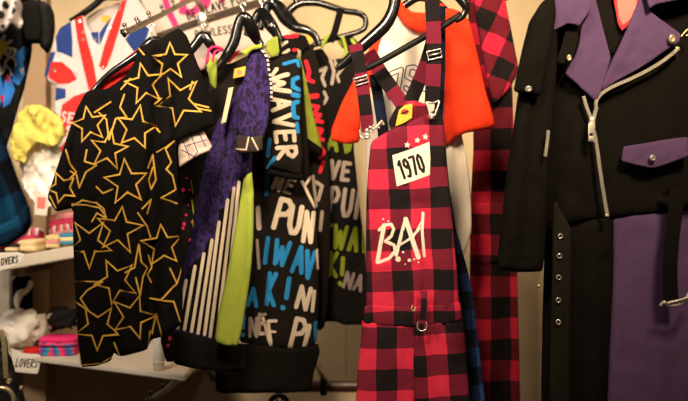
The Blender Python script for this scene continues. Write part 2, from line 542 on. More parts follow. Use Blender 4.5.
def wall_mat(name, c, sc_=6):
    k = NT(name, .75, 0, .3)
    n1 = k.noise(sc_, 5); n2 = k.noise(180, 3)
    r = k.n('ShaderNodeValToRGB'); e = r.color_ramp.elements
    e[0].position = .3; e[0].color = lin(tuple(x * .93 for x in c)); e[1].position = .7; e[1].color = lin(c)
    k.l(n1, r.inputs[0]); k.l(r.outputs[0], k.b.inputs['Base Color']); k.bump(n2, .15, .002); return k.m
WALLM = wall_mat('cream_painted_panel', (208, 184, 146))
FLOORM = wall_mat('brown_floor', (104, 84, 64), 3)
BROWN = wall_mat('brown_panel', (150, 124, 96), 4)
POST = wall_mat('tan_post', (176, 146, 112), 4)

# ------------------------------------------------------------------ the setting
WY = 3.0
bm = bmesh.new(); box_bm(bm, (0.1, WY + .05, 1.35), (4.4, .1, 2.7))
# panel joints are thin raised battens of the wall itself
for u in (345.5, 536):
    x = (u - CX) / F * WY
    box_bm(bm, (x, WY - .001, 1.0), (.006, .006, 1.3), .0015)
tag(bm_obj('wall_back', bm, WALLM, None, False), kind='structure')
bm = bmesh.new(); box_bm(bm, (0.1, 1.6, -.05), (4.4, 3.6, .1))
tag(bm_obj('floor', bm, FLOORM, None, False), kind='structure')
# tan upright on the wall behind the left-hand clothes
bm = bmesh.new(); x0 = (24 - CX) / F * 2.96; x1 = (47 - CX) / F * 2.96
box_bm(bm, ((x0 + x1) / 2, 2.975, 1.35), (x1 - x0, .05, 2.66), .004)
tag(bm_obj('trim_1', bm, POST, None, False), kind='structure')

# ------------------------------------------------------------------ wall poster with lettering
pl = Plane(205, 2.985)
inl = []
inl += [S([(163, -8), (169, 12), (176, 26)], 6.5, 1), S([(182, 11), (193, 13), (201, 4), (203, -12)], 7, 1), S([(183, 8), (184, -12)], 7, 1),
        S([(206, 6), (212, -14)], 7, 1), S([(222, 0), (221, -18)], 7, 1), S([(232, -6), (222, -12)], 7, 1)]
inl += text('BE SLAVE FOR', 186, 11.5, 8.2, -17, 1.7, 2, .75, .24)
inl += text('POWLESS POP', 195, 31, 7.5, -9, 1.5, 2, .8, .24)
tag(sheet('poster', [(138, -14), (270, -54), (292, 38), (160, 76)], pl, [fabric('poster_cloth', (226, 204, 192), .85, .08), PINKP, INK], None, .002, 2, 8, inlays=inl, nz=(.001, .03), smooth_out=0),
    'pale pink wall banner with pink brush letters and black capitals behind the chrome rail', 'poster')

# ------------------------------------------------------------------ rails
t = thing('wall_rail', 'chrome crossbar in front of the lettered banner', 'rail', W(215, 19, 2.78))
tube_px('bar', [(150, 40, 2.94), (190, 25, 2.83), (240, 9, 2.68), (262, 2, 2.60)], .0095, ARMST, t, (1.35, .8), 12, 4)
tube_px('bracket', [(150, 40, 2.94), (146, 41, 2.97), (143, 42, 2.995)], .016, STEEL, t, None, 12, 3)

def waterfall(name_label, pts, hooks, Rt, mat, arm_ell=(1, .7)):
    t = thing('display_arm', name_label, 'display arm', W(*pts[len(pts) // 2]), None)
    tube_px('arm', pts, Rt, mat, t, arm_ell, 12, 6)
    for (u, v, Y) in hooks:
        bm = sweep([W(u, v + 1, Y), W(u - .4, v - 3.5, Y), W(u - 1.6, v - 6, Y)], [.0042, .0036, .003], 8)
        for vv in bmesh.ops.create_uvsphere(bm, u_segments=10, v_segments=8, radius=.0055)['verts']: vv.co += W(u - 1.6, v - 6, Y)
        bm_obj('peg', bm, mat, t)
    # end cap
    bm = sweep([W(pts[0][0] - 2, pts[0][1] + 1, pts[0][2]), W(pts[0][0] + 1, pts[0][1] - .5, pts[0][2])], [.010, .010], 12)
    bm_obj('end_cap', bm, GUN, t)
    return t
upper_arm = waterfall('sloping chrome display arm with pegs above the star print tee',
          [(124, 33, 2.02), (145, 23, 2.18), (166, 12.5, 2.38), (188, 1, 2.62), (195, 0, 2.70), (201, 6, 2.76), (203.5, 16, 2.785), (203.5, 26, 2.785)],
          [(126, 31, 2.035), (138, 25, 2.12), (150, 19, 2.22), (163, 12.5, 2.35), (174, 7, 2.45)], .0088, ARMST)
# clamp of the arm on the crossbar
bm = bmesh.new(); box_bm(bm, W(203.5, 20, 2.77), (.028, .05, .045), .006)
bm_obj('clamp', bm, CHROME, upper_arm)

t = thing('lower_rail', 'dark maroon square rail low on the wall left of the plaid overalls', 'rail', W(330, 386, 2.86))
tube_px('bar', [(290, 386.5, 2.86), (330, 386.5, 2.86), (395, 386.5, 2.86), (440, 386.5, 2.86)], .0185, plain('maroon_enamel', (74, 44, 40), .35), t, (1, .8), 8, 2)
bm = bmesh.new(); box_bm(bm, W(425, 386.5, 2.93), (.04, .15, .035), .004); bm_obj('bracket', bm, STEEL, t)
t2 = waterfall('curved chrome hook arm clamped on the low maroon rail', [(306, 359, 2.52), (309, 360, 2.58), (313, 362, 2.68), (319, 368, 2.76), (322.5, 378, 2.81), (324, 391, 2.815)], [(309, 360, 2.57)], .010, CHROME)
bm = bmesh.new(); box_bm(bm, W(323.5, 386.5, 2.815), (.022, .05, .05), .005); bm_obj('clamp', bm, GUN, t2)
waterfall('black sloping display arm low under the star print tee', [(148, 402, 2.15), (165, 391, 2.30), (180, 379, 2.46), (197, 369, 2.64), (208, 370, 2.76), (214, 380, 2.82)],
          [(152, 399, 2.19), (164, 391.5, 2.29), (176, 383, 2.42)], .0105, GUN)
t = thing('floor_rack_wheel', 'small black round wheel low under the black and white lettered top', 'wheel', W(279, 404, 2.5))
bm = bmesh.new(); c = W(279, 404, 2.5)
q = [c + Vector((.024 * math.cos(a), 0, .024 * math.sin(a))) for a in (2 * math.pi * i / 24 for i in range(24))]
bm_obj('tyre', sweep(q, .007, 8, None, True), GUN, t)
bm = bmesh.new()
for i in range(3):
    a = math.pi * i / 3; d = Vector((.022 * math.cos(a), 0, .022 * math.sin(a)))
    b2 = sweep([c - d, c + d], [.0035, .0035], 8)
    me = bpy.data.meshes.new('tmp'); b2.to_mesh(me); b2.free(); bm.from_mesh(me); bpy.data.meshes.remove(me)
bm_obj('spokes', bm, CHROME, t)
bm_obj('stem', sweep([c + Vector((.0, 0.012, 0)), c + Vector((.0, .012, -.45)), c + Vector((.0, .012, -1.05))], .008, 8), GUN, t)

# ------------------------------------------------------------------ hangers
def hanger_hook(u, v, Y, t, ht=22):
    tube_px('hook', [(u, v + 1, Y), (u, v - ht * .45, Y), (u - ht * .22, v - ht * .75, Y), (u, v - ht, Y), (u + ht * .25, v - ht * .78, Y)], .0022, CHROME, t, None, 8, 6)

# ------------------------------------------------------------------ left: flag tee on the wall
Y = 2.84
t = thing('flag_tee', 'white tee with red and blue flag print hung on the wall behind the star tee', 't-shirt', W(95, 90, Y), None)
pl = Plane(95, Y)
inl = [PG([(56, 36), (63, 26), (70, 21), (73, 40), (73, 58), (62, 53), (57, 52)], 2), PG([(43, 78), (51, 52), (56, 52), (52, 66), (49, 76)], 2),
       PG([(52, 62), (62, 62), (72, 70), (77, 79), (70, 84), (58, 84), (49, 78)], 1), PG([(55, 87), (66, 89), (66, 98), (55, 101)], 2),
       PG([(74, 17), (82, 14), (86, 32), (94, 62), (98, 84), (90, 93), (84, 70), (78, 40)], 1),
       PG([(121, 2), (128, -3), (120, 30), (113, 52), (108, 67), (104, 71), (100, 67), (105, 48), (113, 25)], 1),
       PG([(91, 33), (99, 32), (100, 46), (94, 40)], 2), PG([(100, 34), (108, 22), (113, 17), (106, 34), (101, 46)], 2),
       PG([(62, 105), (74, 96), (86, 92), (82, 112), (76, 130), (64, 138), (60, 120)], 1), PG([(58, 150), (66, 142), (72, 160), (70, 196), (62, 196)], 1),
       PG([(126, 40), (140, 20), (150, 30), (140, 60)], 2), PG([(112, 80), (126, 60), (135, 70), (120, 100)], 1)]
inl += text('SE', 63, 112, 10, 8, 2, 0, .8) + text('S', 68, 126, 8, 8, 2, 0, .8)
for (a, b) in ((80, 22), (84, 40), (84, 33), (96, 40), (111, 29), (120, 9), (103, 68), (54, 70)): inl.append(DISC((a, b), 1.6, 3, 8))
sheet('body', [(83, 15), (72, 20), (60, 28), (54, 42), (44, 75), (49, 82), (55, 86), (54, 110), (56, 140), (58, 200), (150, 205), (150, 110), (164, 60), (152, 18), (134, -8), (122, 0), (113, 15), (101, 31), (92, 32), (87, 24)],
      pl, [UWHITE, URED, UBLUE, CHROME], t, .016, 8, 5.5, folds=[([(80, 60), (74, 130), (76, 190)], 6, -.012), ([(57, 55), (56, 88)], 4, -.01)], waves=[(.005, 26, 0, .1, .4)], inlays=inl)
sheet('back_collar', [(86, 18), (97, 10), (114, 4), (120, 2), (112, 22), (101, 34), (91, 34)], Plane(100, Y + .05), [fabric('flag_inside', (206, 190, 184)), YPAPER], t, .004, 3, 4,
      inlays=[PG([(101, 16), (110, 15), (110, 22), (102, 23)], 1)])
h = thing('clothes_hanger', 'black hanger inside the neck of the flag tee', 'hanger', W(104, 5, Y + .02))
tube_px('body', [(70, 21, Y + .02, .7), (84, 13, Y + .02, 1), (96, 4, Y + .02, 1), (104, -3, Y + .02, 1.2), (116, -3, Y + .02, 1), (134, -2, Y + .02, .9), (146, 14, Y + .02, .7)], .011, GLOSS, h, (1, .8))
hanger_hook(106, -6, Y + .02, h)

# ------------------------------------------------------------------ far left: dark graphic tee + scarf + teal plaid sleeve
Y = 1.55
t = thing('graphic_tee', 'black tee with yellow flower and blue splash print at the left edge', 't-shirt', W(10, 60, Y))
pl = Plane(10, Y)
inl = []
for i in range(9):
    a = math.radians(i * 40 + 10); inl.append(PG([(3 + 6 * math.cos(a - .35), 48 + 6 * math.sin(a - .35)), (3 + 13 * math.cos(a - .12), 48 + 13 * math.sin(a - .12)), (3 + 13 * math.cos(a + .12), 48 + 13 * math.sin(a + .12)), (3 + 6 * math.cos(a + .35), 48 + 6 * math.sin(a + .35))], 1))
inl += [DISC((2, 49), 8, 3, 14), S([(10, 58), (14, 50), (18, 51), (16, 57)], 2.2, 1), S([(6, 72), (8, 62), (13, 57), (18, 62), (17, 70)], 2.2, 1), S([(8, 66), (12, 70), (14, 76)], 2, 1),
        PG([(18, 55), (25, 47), (29, 49), (26, 58), (24, 64), (18, 66)], 2), PG([(16, 68), (24, 62), (26, 74), (20, 86), (14, 82)], 2), PG([(6, 82), (12, 76), (16, 90), (11, 104), (5, 108)], 2),
        PG([(-6, 84), (3, 76), (6, 92), (2, 108), (-6, 112)], 2), PG([(8, 76), (11, 75), (12, 82), (9, 84)], 4), PG([(2, 98), (6, 95), (5, 104)], 4), PG([(-8, 66), (2, 62), (6, 74), (-2, 80)], 1),
        PG([(20, 70), (25, 68), (24, 76)], 1)]
sheet('body', [(-90, -10), (-20, -8), (10, -5), (22, 4), (30, 30), (31, 54), (24, 92), (13, 122), (6, 150), (0, 190), (-95, 190)], pl, [fabric('charcoal_jersey', (32, 32, 33)), UWHITE, fabric('sky_blue_splash', (60, 136, 226)), fabric('flower_yellow', (236, 216, 60)), REDP], t, .018, 9, 5,
      folds=[([(30, 40), (18, 90), (8, 130)], 5, -.008)], waves=[(.004, 24, 0, .1, .5)], inlays=inl)
sheet('sleeve', [(20, 3), (30, 0), (43, 1), (50, 5), (54, 14), (55, 30), (53, 44), (48, 54), (41, 48), (36, 42), (31, 44), (25, 42), (22, 26)], Plane(10, Y - .03), [fabric('charcoal_sleeve', (34, 34, 34))], t, .018, 6, 4.5,
      folds=[([(36, 2), (39, 20), (37, 42)], 3.5, -.014), ([(47, 8), (47, 44)], 2.5, .006)])
h = thing('clothes_hanger', 'black hanger of the graphic tee above the left edge of the photo', 'hanger', W(-20, -22, Y + .01))
tube_px('body', [(40, 2, Y + .0, .6), (15, -4, Y, 1), (-20, -20, Y, 1.2), (-55, -6, Y, 1), (-80, 4, Y, .6)], .009, GLOSS, h, (1, .8))
hanger_hook(-20, -26, Y, h)
pl = Plane(5, 1.47)
inl = []
for (a, b, r, q) in ((7, 6, 2.6, 1.5), (15, 12, 2.2, 1.6), (3, 16, 2.4, 1.8), (11, 20, 2.6, .7), (17, 4, 2, 1), (-4, 8, 3, 1), (4, 27, 2, 1.4), (13, 27, 2, .8), (-6, 22, 3, 1.2)):
    inl.append(PG([(a + r * math.cos(i) * (1 + .3 * math.sin(3 * i + a)), b + q * r * math.sin(i)) for i in (2 * math.pi * j / 9 for j in range(9))], 1))
tag(sheet('scarf', [(-40, -30), (10, -34), (18, -10), (22, 6), (20, 16), (24, 26), (17, 30), (12, 24), (4, 32), (-4, 34), (-42, 36)], pl, [UWHITE, INK], None, .012, 5, 4.5, waves=[(.006, 13, 0, .3, .8)], inlays=inl),
    'white cloth with black blots draped over the graphic tee', 'scarf')
t = thing('plaid_shirt', 'teal and black plaid shirt sleeve poking in at the left edge', 'shirt', W(0, 190, 1.3))
sheet('sleeve', [(-60, 120), (-4, 112), (3, 135), (9, 152), (18, 178), (27, 200), (31, 212), (20, 226), (0, 236), (-60, 245)], Plane(0, 1.32), [TEAL], t, .022, 14, 6, folds=[([(-10, 140), (4, 180), (12, 220)], 7, -.012)])
sheet('cuff', [(-60, 228), (-2, 226), (16, 218), (27, 204), (30, 206), (33, 222), (27, 234), (12, 245), (-4, 249), (-60, 258)], Plane(0, 1.295), [TEAL], t, .016, 6, 5)

# ------------------------------------------------------------------ tulle bundles
def bundle(name, c, s, mat, label, cat, seed=0, amp=.25, sub=4, flat=None, parent=None, ridges=9, lobes=None, mats=None, group=None):
    bm = bmesh.new(); bmesh.ops.create_icosphere(bm, subdivisions=sub, radius=1)
    for v in bm.verts:
        p = v.co.normalized()
        r = 1 + amp * (noise.fractal(p * 1.6 + Vector((seed, 0, 0)), .7, 2, 4)) + amp * .35 * abs(noise.noise(p * ridges * .5 + Vector((0, seed, 3)))) * 2 - amp * .3
        q = p * r
        v.co = Vector((q.x * s[0], q.y * s[1], q.z * s[2]))
        if flat is not None and v.co.z < -flat: v.co.z = -flat + (v.co.z + flat) * .04
        v.co += c
    if mats:
        for f in bm.faces:
            n_ = noise.cell(f.calc_center_median() * 28 + Vector((seed, 0, 0)))
            f.material_index = 1 if n_ > .62 else 0
    o = bm_obj(name, bm, mats or mat, parent)
    if label: tag(o, label, cat, group)
    return o
def frill(name, out, Y, mat, label, cat, sd, yaw=0, thick=.012):
    return tag(sheet(name, out, Plane(40, Y, yaw), [mat], None, thick, 16, 3.6, waves=[(.0065, 8, sd, .45, 1), (.006, 15, sd + 2, -.6, 1)], nz=(.014, .07)), label, cat)
frill('tulle_skirt', [(18, 116), (26, 106), (38, 104), (52, 110), (62, 118), (66, 134), (58, 146), (48, 147), (38, 142), (30, 150), (24, 164), (14, 160), (10, 140)], 2.68, YELLOW,
      'bright yellow tulle bundle hanging left of the flag tee', 'skirt', .4)
frill('tulle_petticoat', [(20, 162), (28, 148), (42, 140), (58, 142), (66, 164), (64, 190), (54, 206), (40, 210), (30, 200), (22, 184)], 2.73, TULLE,
      'white tulle bundle hanging below the yellow one', 'petticoat', 1.9)

# ------------------------------------------------------------------ shelves on the left
def shelf(name, corners, back_y, th, label):
    """corners: front edge left/right as world points (top surface)"""
    a, b = corners; bm = bmesh.new()
    prism(bm, [a, b, Vector((b.x, back_y, b.z)), Vector((a.x, back_y, a.z))], (0, 0, -th))
    es = list(bm.edges); bmesh.ops.bevel(bm, geom=es, offset=.003, segments=2, affect='EDGES')
    t = thing('wall_shelf', label, 'shelf', (a + b) / 2)
    bm_obj('board', bm, SHELF, t, False)
    for f in (.2, .85):
        bm = bmesh.new()
        p = a.lerp(b, f); m = Vector((p.x, (p.y + back_y) / 2 + .05, p.z - th - .012))
        box_bm(bm, m, (.022, abs(back_y - p.y) - .12, .024), .002)
        bm_obj('bracket', bm, STEEL, t)
    return t
ua, ub = W(-30, 264, 2.52), W(118, 238, 2.72)
shelf('upper', (ua, ub), 2.985, .036, 'upper white wall shelf holding the pile of bright folded clothes')
la, lb = W(-60, 352.5, 2.90), W(185, 357, 2.38)
lb.z = la.z = W(0, 353.5, 2.72).z
shelf('lower', (la, lb), 2.985, .017, 'lower white wall shelf under the white cloth bundle')

def on_upper(u, dy=.08):
    f = (u + 30) / 148.0; p = ua.lerp(ub, f); x = (u - CX) / F
    y = p.y + dy; return Vector((x * y, y, p.z))
def on_lower(u, dy=.08):
    f = (u + 60) / 245.0; p = la.lerp(lb, f); y = p.y + dy
    return Vector(((u - CX) / F * y, y, la.z))

def card(name, pts, Y0, mat_list, inl, label, cat, sp=3, yaw=0, th=.0015, ua_=None):
    return tag(sheet(name, pts, Plane(ua_ if ua_ is not None else pts[0][0], Y0, yaw), mat_list, None, th, 1, sp, inlays=inl, nz=(0, .1), smooth_out=0), label, cat)
card('shelf_sign', [(-6, 253), (18, 252), (25, 254), (22, 262), (12, 268), (-8, 273)], 2.50, [PAPER, INK], text('LOVERS', -3, 259.5, 6.5, -10, 1.3, 1, .6, .2, .2),
     'white handwritten card taped to the front of the upper shelf', 'sign', ua_=10)
card('shelf_sign', [(11, 348), (22, 353), (42, 355), (38, 373), (36, 374), (15, 372), (12, 366)], 2.675, [PAPER, INK], text('LOVERS', 16, 358.5, 8, 3, 1.2, 1, .52, .16, .2),
     'white handwritten card taped to the front of the lower shelf', 'sign', ua_=25)
card('price_card', [(35, 193), (49, 194), (47, 216), (34, 215)], 2.60, [PAPER, PINKPAPER], [PG([(37.5, 197), (46, 197.5), (45, 209), (37, 208.5)], 1)], 'small white card with salmon square above the upper shelf', 'card')

# folded clothes on the upper shelf
def folded(name, p, s, mats, label, cat='folded clothes', rz=0.0, seed=0, group=None, layers=3, tilt=0.0):
    """soft folded garment standing on p (base centre): layered rounded slab, each fold a lip"""
    rnd = random.Random(seed); bm = bmesh.new()
    w, d, h = s; prof = []
    n = layers
    for i in range(n):
        z0 = h * i / n; z1 = h * (i + 1) / n
        for q in (0, .25, .5, .75): prof.append((z0 + (z1 - z0) * (.04 + .92 * q), 1 - .07 * (abs(q - .45) * 2) ** 2))
    prof.append((h * .995, .9)); NP = 36; rings = []
    for (z, k) in prof:
        ring = []
        for j in range(NP):
            t = 2 * math.pi * j / NP; c_, s_ = math.cos(t), math.sin(t)
            e = .35
            x = math.copysign(abs(c_) ** e, c_) * w / 2 * k; y = math.copysign(abs(s_) ** e, s_) * d / 2 * k
            dz = .12 * h * noise.noise(Vector((x * 14, y * 14, seed))) * (z / h)
            ring.append(bm.verts.new((x * (1 + .06 * noise.noise(Vector((z * 60, j * .3, seed)))), y * (1 + .06 * noise.noise(Vector((j * .3, z * 60, seed + 5)))), z + dz)))
        rings.append(ring)
    for i, (a, b) in enumerate(zip(rings, rings[1:])):
        for j in range(NP):
            f = bm.faces.new((a[j], a[(j + 1) % NP], b[(j + 1) % NP], b[j])); f.material_index = (i // 4) % len(mats)
    bm.faces.new(rings[0][::-1]); f = bm.faces.new(rings[-1]); f.material_index = ((len(prof) - 2) // 4) % len(mats)
    R = math.radians(rz)
    for v in bm.verts:
        x, y = v.co.x, v.co.y
        v.co = Vector((x * math.cos(R) - y * math.sin(R), x * math.sin(R) + y * math.cos(R), v.co.z + x * tilt)) + p
    return tag(bm_obj(name, bm, mats), label, cat, group)
def stripes(name, cs, n, axis=0, scale=40):
    k = NT(name, .9, 0, .2)
    tc = k.n('ShaderNodeTexCoord'); sx = k.n('ShaderNodeSeparateXYZ'); k.l(tc.outputs['Object'], sx.inputs[0])
    nz = k.noise(18, 3)
    x = k.math('ADD', k.math('MULTIPLY', sx.outputs[axis], scale), k.math('MULTIPLY', nz, 1.6)); x = k.math('FRACT', x)
    r = k.n('ShaderNodeValToRGB'); r.color_ramp.interpolation = 'CONSTANT'; e = r.color_ramp.elements
    e[0].position = 0; e[0].color = lin(cs[0]); e[1].position = 1 / len(cs); e[1].color = lin(cs[1])
    for i in range(2, len(cs)): q = e.new(i / len(cs)); q.color = lin(cs[i])
    k.l(x, r.inputs[0]); k.l(r.outputs[0], k.b.inputs['Base Color']); return k.m
G = 'clothes piled on the upper shelf'
MAG = fabric('magenta_cloth', (196, 60, 96)); CRE = fabric('cream_cloth', (222, 200, 150)); DK = fabric('dark_cloth', (60, 44, 44)); TUR = fabric('turquoise_cloth', (64, 130, 160))
PNK = fabric('pale_pink_cloth', (220, 150, 150)); CHK = stripes('pink_stripe', [(214, 110, 120), (236, 214, 204), (170, 60, 90)], 3, 0, 45); LAV = fabric('lavender_cloth', (150, 126, 150)); RED2 = fabric('red_cloth', (200, 40, 40))
p = on_upper(-4, .10); folded('folded_shirt', p, (.075, .14, .045), [RED2, DK], 'red folded cloth at the left end of the upper shelf pile', seed=1, group=G)
p = on_upper(15, .09); folded('folded_shirt', p, (.040, .12, .032), [DK, CRE], 'small dark folded cloth on the upper shelf beside the red one', seed=2, rz=8, group=G)
p = on_upper(34, .09); folded('folded_shirt', p, (.062, .11, .034), [CRE], 'cream folded cloth in the middle of the upper shelf', seed=3, rz=-6, group=G, layers=2)
p = on_upper(54, .09); folded('folded_shirt', p, (.044, .10, .036), [CRE, PNK], 'cream and pink folded cloth right of the cream one', seed=4, rz=10, group=G)
p = on_upper(73, .09); folded('folded_shirt', p, (.058, .11, .034), [TUR, CRE], 'turquoise folded cloth at the right end of the upper shelf pile', seed=5, rz=-4, group=G)
p = on_upper(22, .21) + Vector((0, 0, .002)); folded('folded_shirt', p, (.13, .07, .066), [CHK, MAG], 'pink striped folded cloth behind the cream one', seed=6, rz=3, group=G)
p = on_upper(68, .205) + Vector((0, 0, .002)); folded('folded_shirt', p, (.10, .09, .098), [MAG, PNK, CHK], 'taller pink and magenta folded heap against the star tee', seed=7, rz=-6, group=G, layers=5, tilt=.2)
p = on_upper(-10, .22) + Vector((0, 0, .002)); folded('folded_shirt', p, (.08, .09, .075), [LAV, PNK], 'lavender folded cloth behind the red one', seed=8, group=G)
# lower shelf
p = on_lower(24, .09)
bundle('white_bundle', p + Vector((-.02, .02, .058)), (.080, .085, .06), TULLE, 'crumpled white cloth bundle on the lower shelf', 'cloth bundle', 5, .35, 4, .06)
p = on_lower(61, .11)
bundle('dotted_bundle', p + Vector((-.004, .03, .099)), (.050, .055, .038), None, 'black cloth bundle with white blots lying on the pink folded stack', 'cloth bundle', 9, .3, 4, None, None, 9, None, [fabric('dotted_black', (30, 27, 27)), WHITEP])
ST = stripes('fruit_stripe', [(226, 50, 100), (226, 60, 110), (60, 110, 170), (226, 70, 120), (120, 60, 120)], 5, 2, 22)
ST2 = stripes('fruit_stripe_teal', [(40, 130, 160), (226, 50, 100), (150, 60, 120), (60, 90, 160)], 4, 0, 28)
folded('folded_shirt', on_lower(60, .075), (.115, .10, .026), [ST2], 'blue and pink folded shirt at the bottom of the lower shelf stack', seed=11, layers=2, rz=2)
folded('folded_shirt', on_lower(60, .075) + Vector((.002, 0, .0285)), (.112, .10, .024), [ST, HOTPINK], 'hot pink folded shirt on top of the blue and pink one', seed=12, layers=2, rz=-2)
folded('folded_shirt', on_lower(33, .035), (.05, .05, .016), [RED2], 'thin red folded cloth under the white bundle edge', seed=13, layers=1)
# rolled paper on the lower shelf's right end
t = thing('paper_roll', 'white paper roll standing at the edge of the lower shelf beneath the star tee', 'paper roll', on_lower(159, .03))
bm = bmesh.new(); b0 = W(159, 371, 2.46); b0.z = on_lower(159, .03).z - .006
b0 = on_lower(159, .021)
rings = []
for z, r in ((0.001, .0135), (.003, .0155), (.05, .0160), (.088, .0160), (.090, .0145), (.090, .0115), (.03, .0115)):
    rings.append([bm.verts.new(b0 + Vector((r * math.cos(a), r * math.sin(a), z))) for a in (2 * math.pi * j / 20 for j in range(20))])
for a, b in zip(rings, rings[1:]):
    for j in range(20): bm.faces.new((a[j], a[(j + 1) % 20], b[(j + 1) % 20], b[j]))
bm.faces.new(rings[0][::-1]); bm.faces.new(rings[-1])
bm_obj('roll', bm, PAPER, t)
bm = sweep([b0 + Vector((.0172 * math.cos(a), .0172 * math.sin(a), .022)) for a in (2 * math.pi * j / 20 for j in range(20))], .0016, 6, None, True)
bm_obj('band', bm, CREAM, t)
# black sheet put in for the shade of the gap below the upper shelf, with a pale hook-shaped strip
t = thing('recess_shade', 'black sheet as the shade of the recess under the upper shelf, with a pale curved strip', 'scarf', W(22, 300, 2.93))
sheet('cloth', [(13, 276), (33, 276), (33, 322), (31, 340), (14, 340), (12, 320)], Plane(22, 2.93), [BLACK], t, .012, 5, 5, waves=[(.004, 10, 0, 0, 1)])  # sheet added for the dark of the recess, no hanging garment
tube_px('strip', [(29, 281, 2.905, .5), (31, 284, 2.905, 1), (27, 290, 2.905, .9), (20, 294, 2.905, 1.5), (17, 301, 2.905, 1.4), (17, 308, 2.905, .6)], .0085, OFFW, t, (1, .5), 8, 5)
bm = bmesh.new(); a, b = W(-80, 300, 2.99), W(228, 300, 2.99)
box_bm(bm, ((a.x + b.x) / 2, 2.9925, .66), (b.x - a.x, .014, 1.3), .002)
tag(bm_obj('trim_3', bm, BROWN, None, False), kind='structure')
# white post panel below upper shelf, far left
bm = bmesh.new(); a, b = W(-40, 300, 2.97), W(11, 300, 2.97)
box_bm(bm, ((a.x + b.x) / 2, 2.975, .85), (b.x - a.x, .04, .92), .004)
tag(bm_obj('trim_2', bm, SHELF, None, False), kind='structure')

# studded black bag in the lower-left corner
t = thing('studded_bag', 'black bag with brass rings and studs at the bottom left corner', 'bag', W(0, 380, 1.75))
sheet('body', [(-60, 318), (-2, 330), (6, 338), (9, 352), (13, 366), (18, 378), (23, 390), (26, 402), (27, 470), (-60, 470)], Plane(5, 1.75), [plain('black_leatherette', (26, 23, 23), .45, 0, .4)], t, .03, 12, 5, waves=[(.004, 12, 0, .2, .8)])
for (u, v, r) in ((9, 381, 3.2), (21, 388, 2.2), (3, 350, 2.2), (6, 362, 2.0)):
    stud('stud', u, v, 1.708, r, BRASS, t)
tube_px('ring', [(2 + 12 * math.cos(a), 400 + 12 * math.sin(a), 1.70) for a in (2 * math.pi * i / 12 for i in range(12))], .0045, BRASS, t, None, 8, 3, None, True)
strap('strap', [(1, 330, 1.712), (4, 345, 1.708), (5, 360, 1.706), (6, 378, 1.706)], 5, BRASS, t, .002)

# ------------------------------------------------------------------ star tee
YS = 1.98
t = thing('star_tee', 'black oversized tee covered with gold star outlines', 't-shirt', W(120, 200, YS))
pl = Plane(120, YS, 14)
def tz(oy, pts): return [(70 + x / 2.36, oy + y / 2.36) for x, y in pts]
closed_stars = [
    (40, [(235, 0), (237, 37), (272, 35), (243, 58), (241, 98), (228, 72), (203, 64), (228, 47)]),
    (40, [(166, 58), (180, 82), (203, 66), (192, 98), (203, 131), (180, 122), (160, 158), (165, 120), (142, 108), (166, 98)]),
    (40, [(230, 95), (252, 128), (292, 96), (275, 135), (301, 163), (268, 166), (252, 201), (244, 167), (214, 158), (236, 138)]),
    (40, [(166, 155), (167, 196), (206, 209), (171, 219), (157, 266), (150, 226), (124, 236), (141, 207), (127, 184), (151, 192)]),
    (40, [(37, 154), (46, 184), (70, 165), (60, 198), (74, 215), (53, 217), (36, 254), (34, 222), (17, 201), (33, 190)]),
    (40, [(98, 214), (102, 250), (136, 250), (106, 268), (95, 306), (86, 276), (61, 291), (73, 260), (61, 232), (87, 245)]),
    (40, [(128, 284), (141, 317), (181, 300), (152, 333), (162, 362), (136, 354), (118, 387), (115, 347), (80, 352), (119, 328)]),
    (200, [(77, 58), (70, 88), (80, 115), (61, 118), (52, 159), (38, 122), (4, 122), (25, 95), (7, 60), (42, 78)]),
    (200, [(125, 8), (131, 55), (160, 72), (133, 84), (123, 127), (112, 92), (79, 106), (98, 70), (87, 34), (112, 48)]),
    (200, [(212, 48), (223, 88), (260, 95), (236, 117), (243, 164), (219, 138), (192, 128), (206, 108), (188, 88), (209, 90)]),
    (200, [(82, 138), (96, 166), (153, 158), (120, 185), (129, 233), (105, 214), (85, 238), (91, 196)]),
    (200, [(34, 254), (60, 276), (84, 260), (76, 290), (106, 302), (86, 315), (80, 357), (62, 325), (19, 322), (48, 295)]),
    (200, [(166, 219), (168, 258), (182, 275), (166, 289), (158, 330), (145, 299), (104, 303), (132, 278), (117, 240), (148, 252)])]
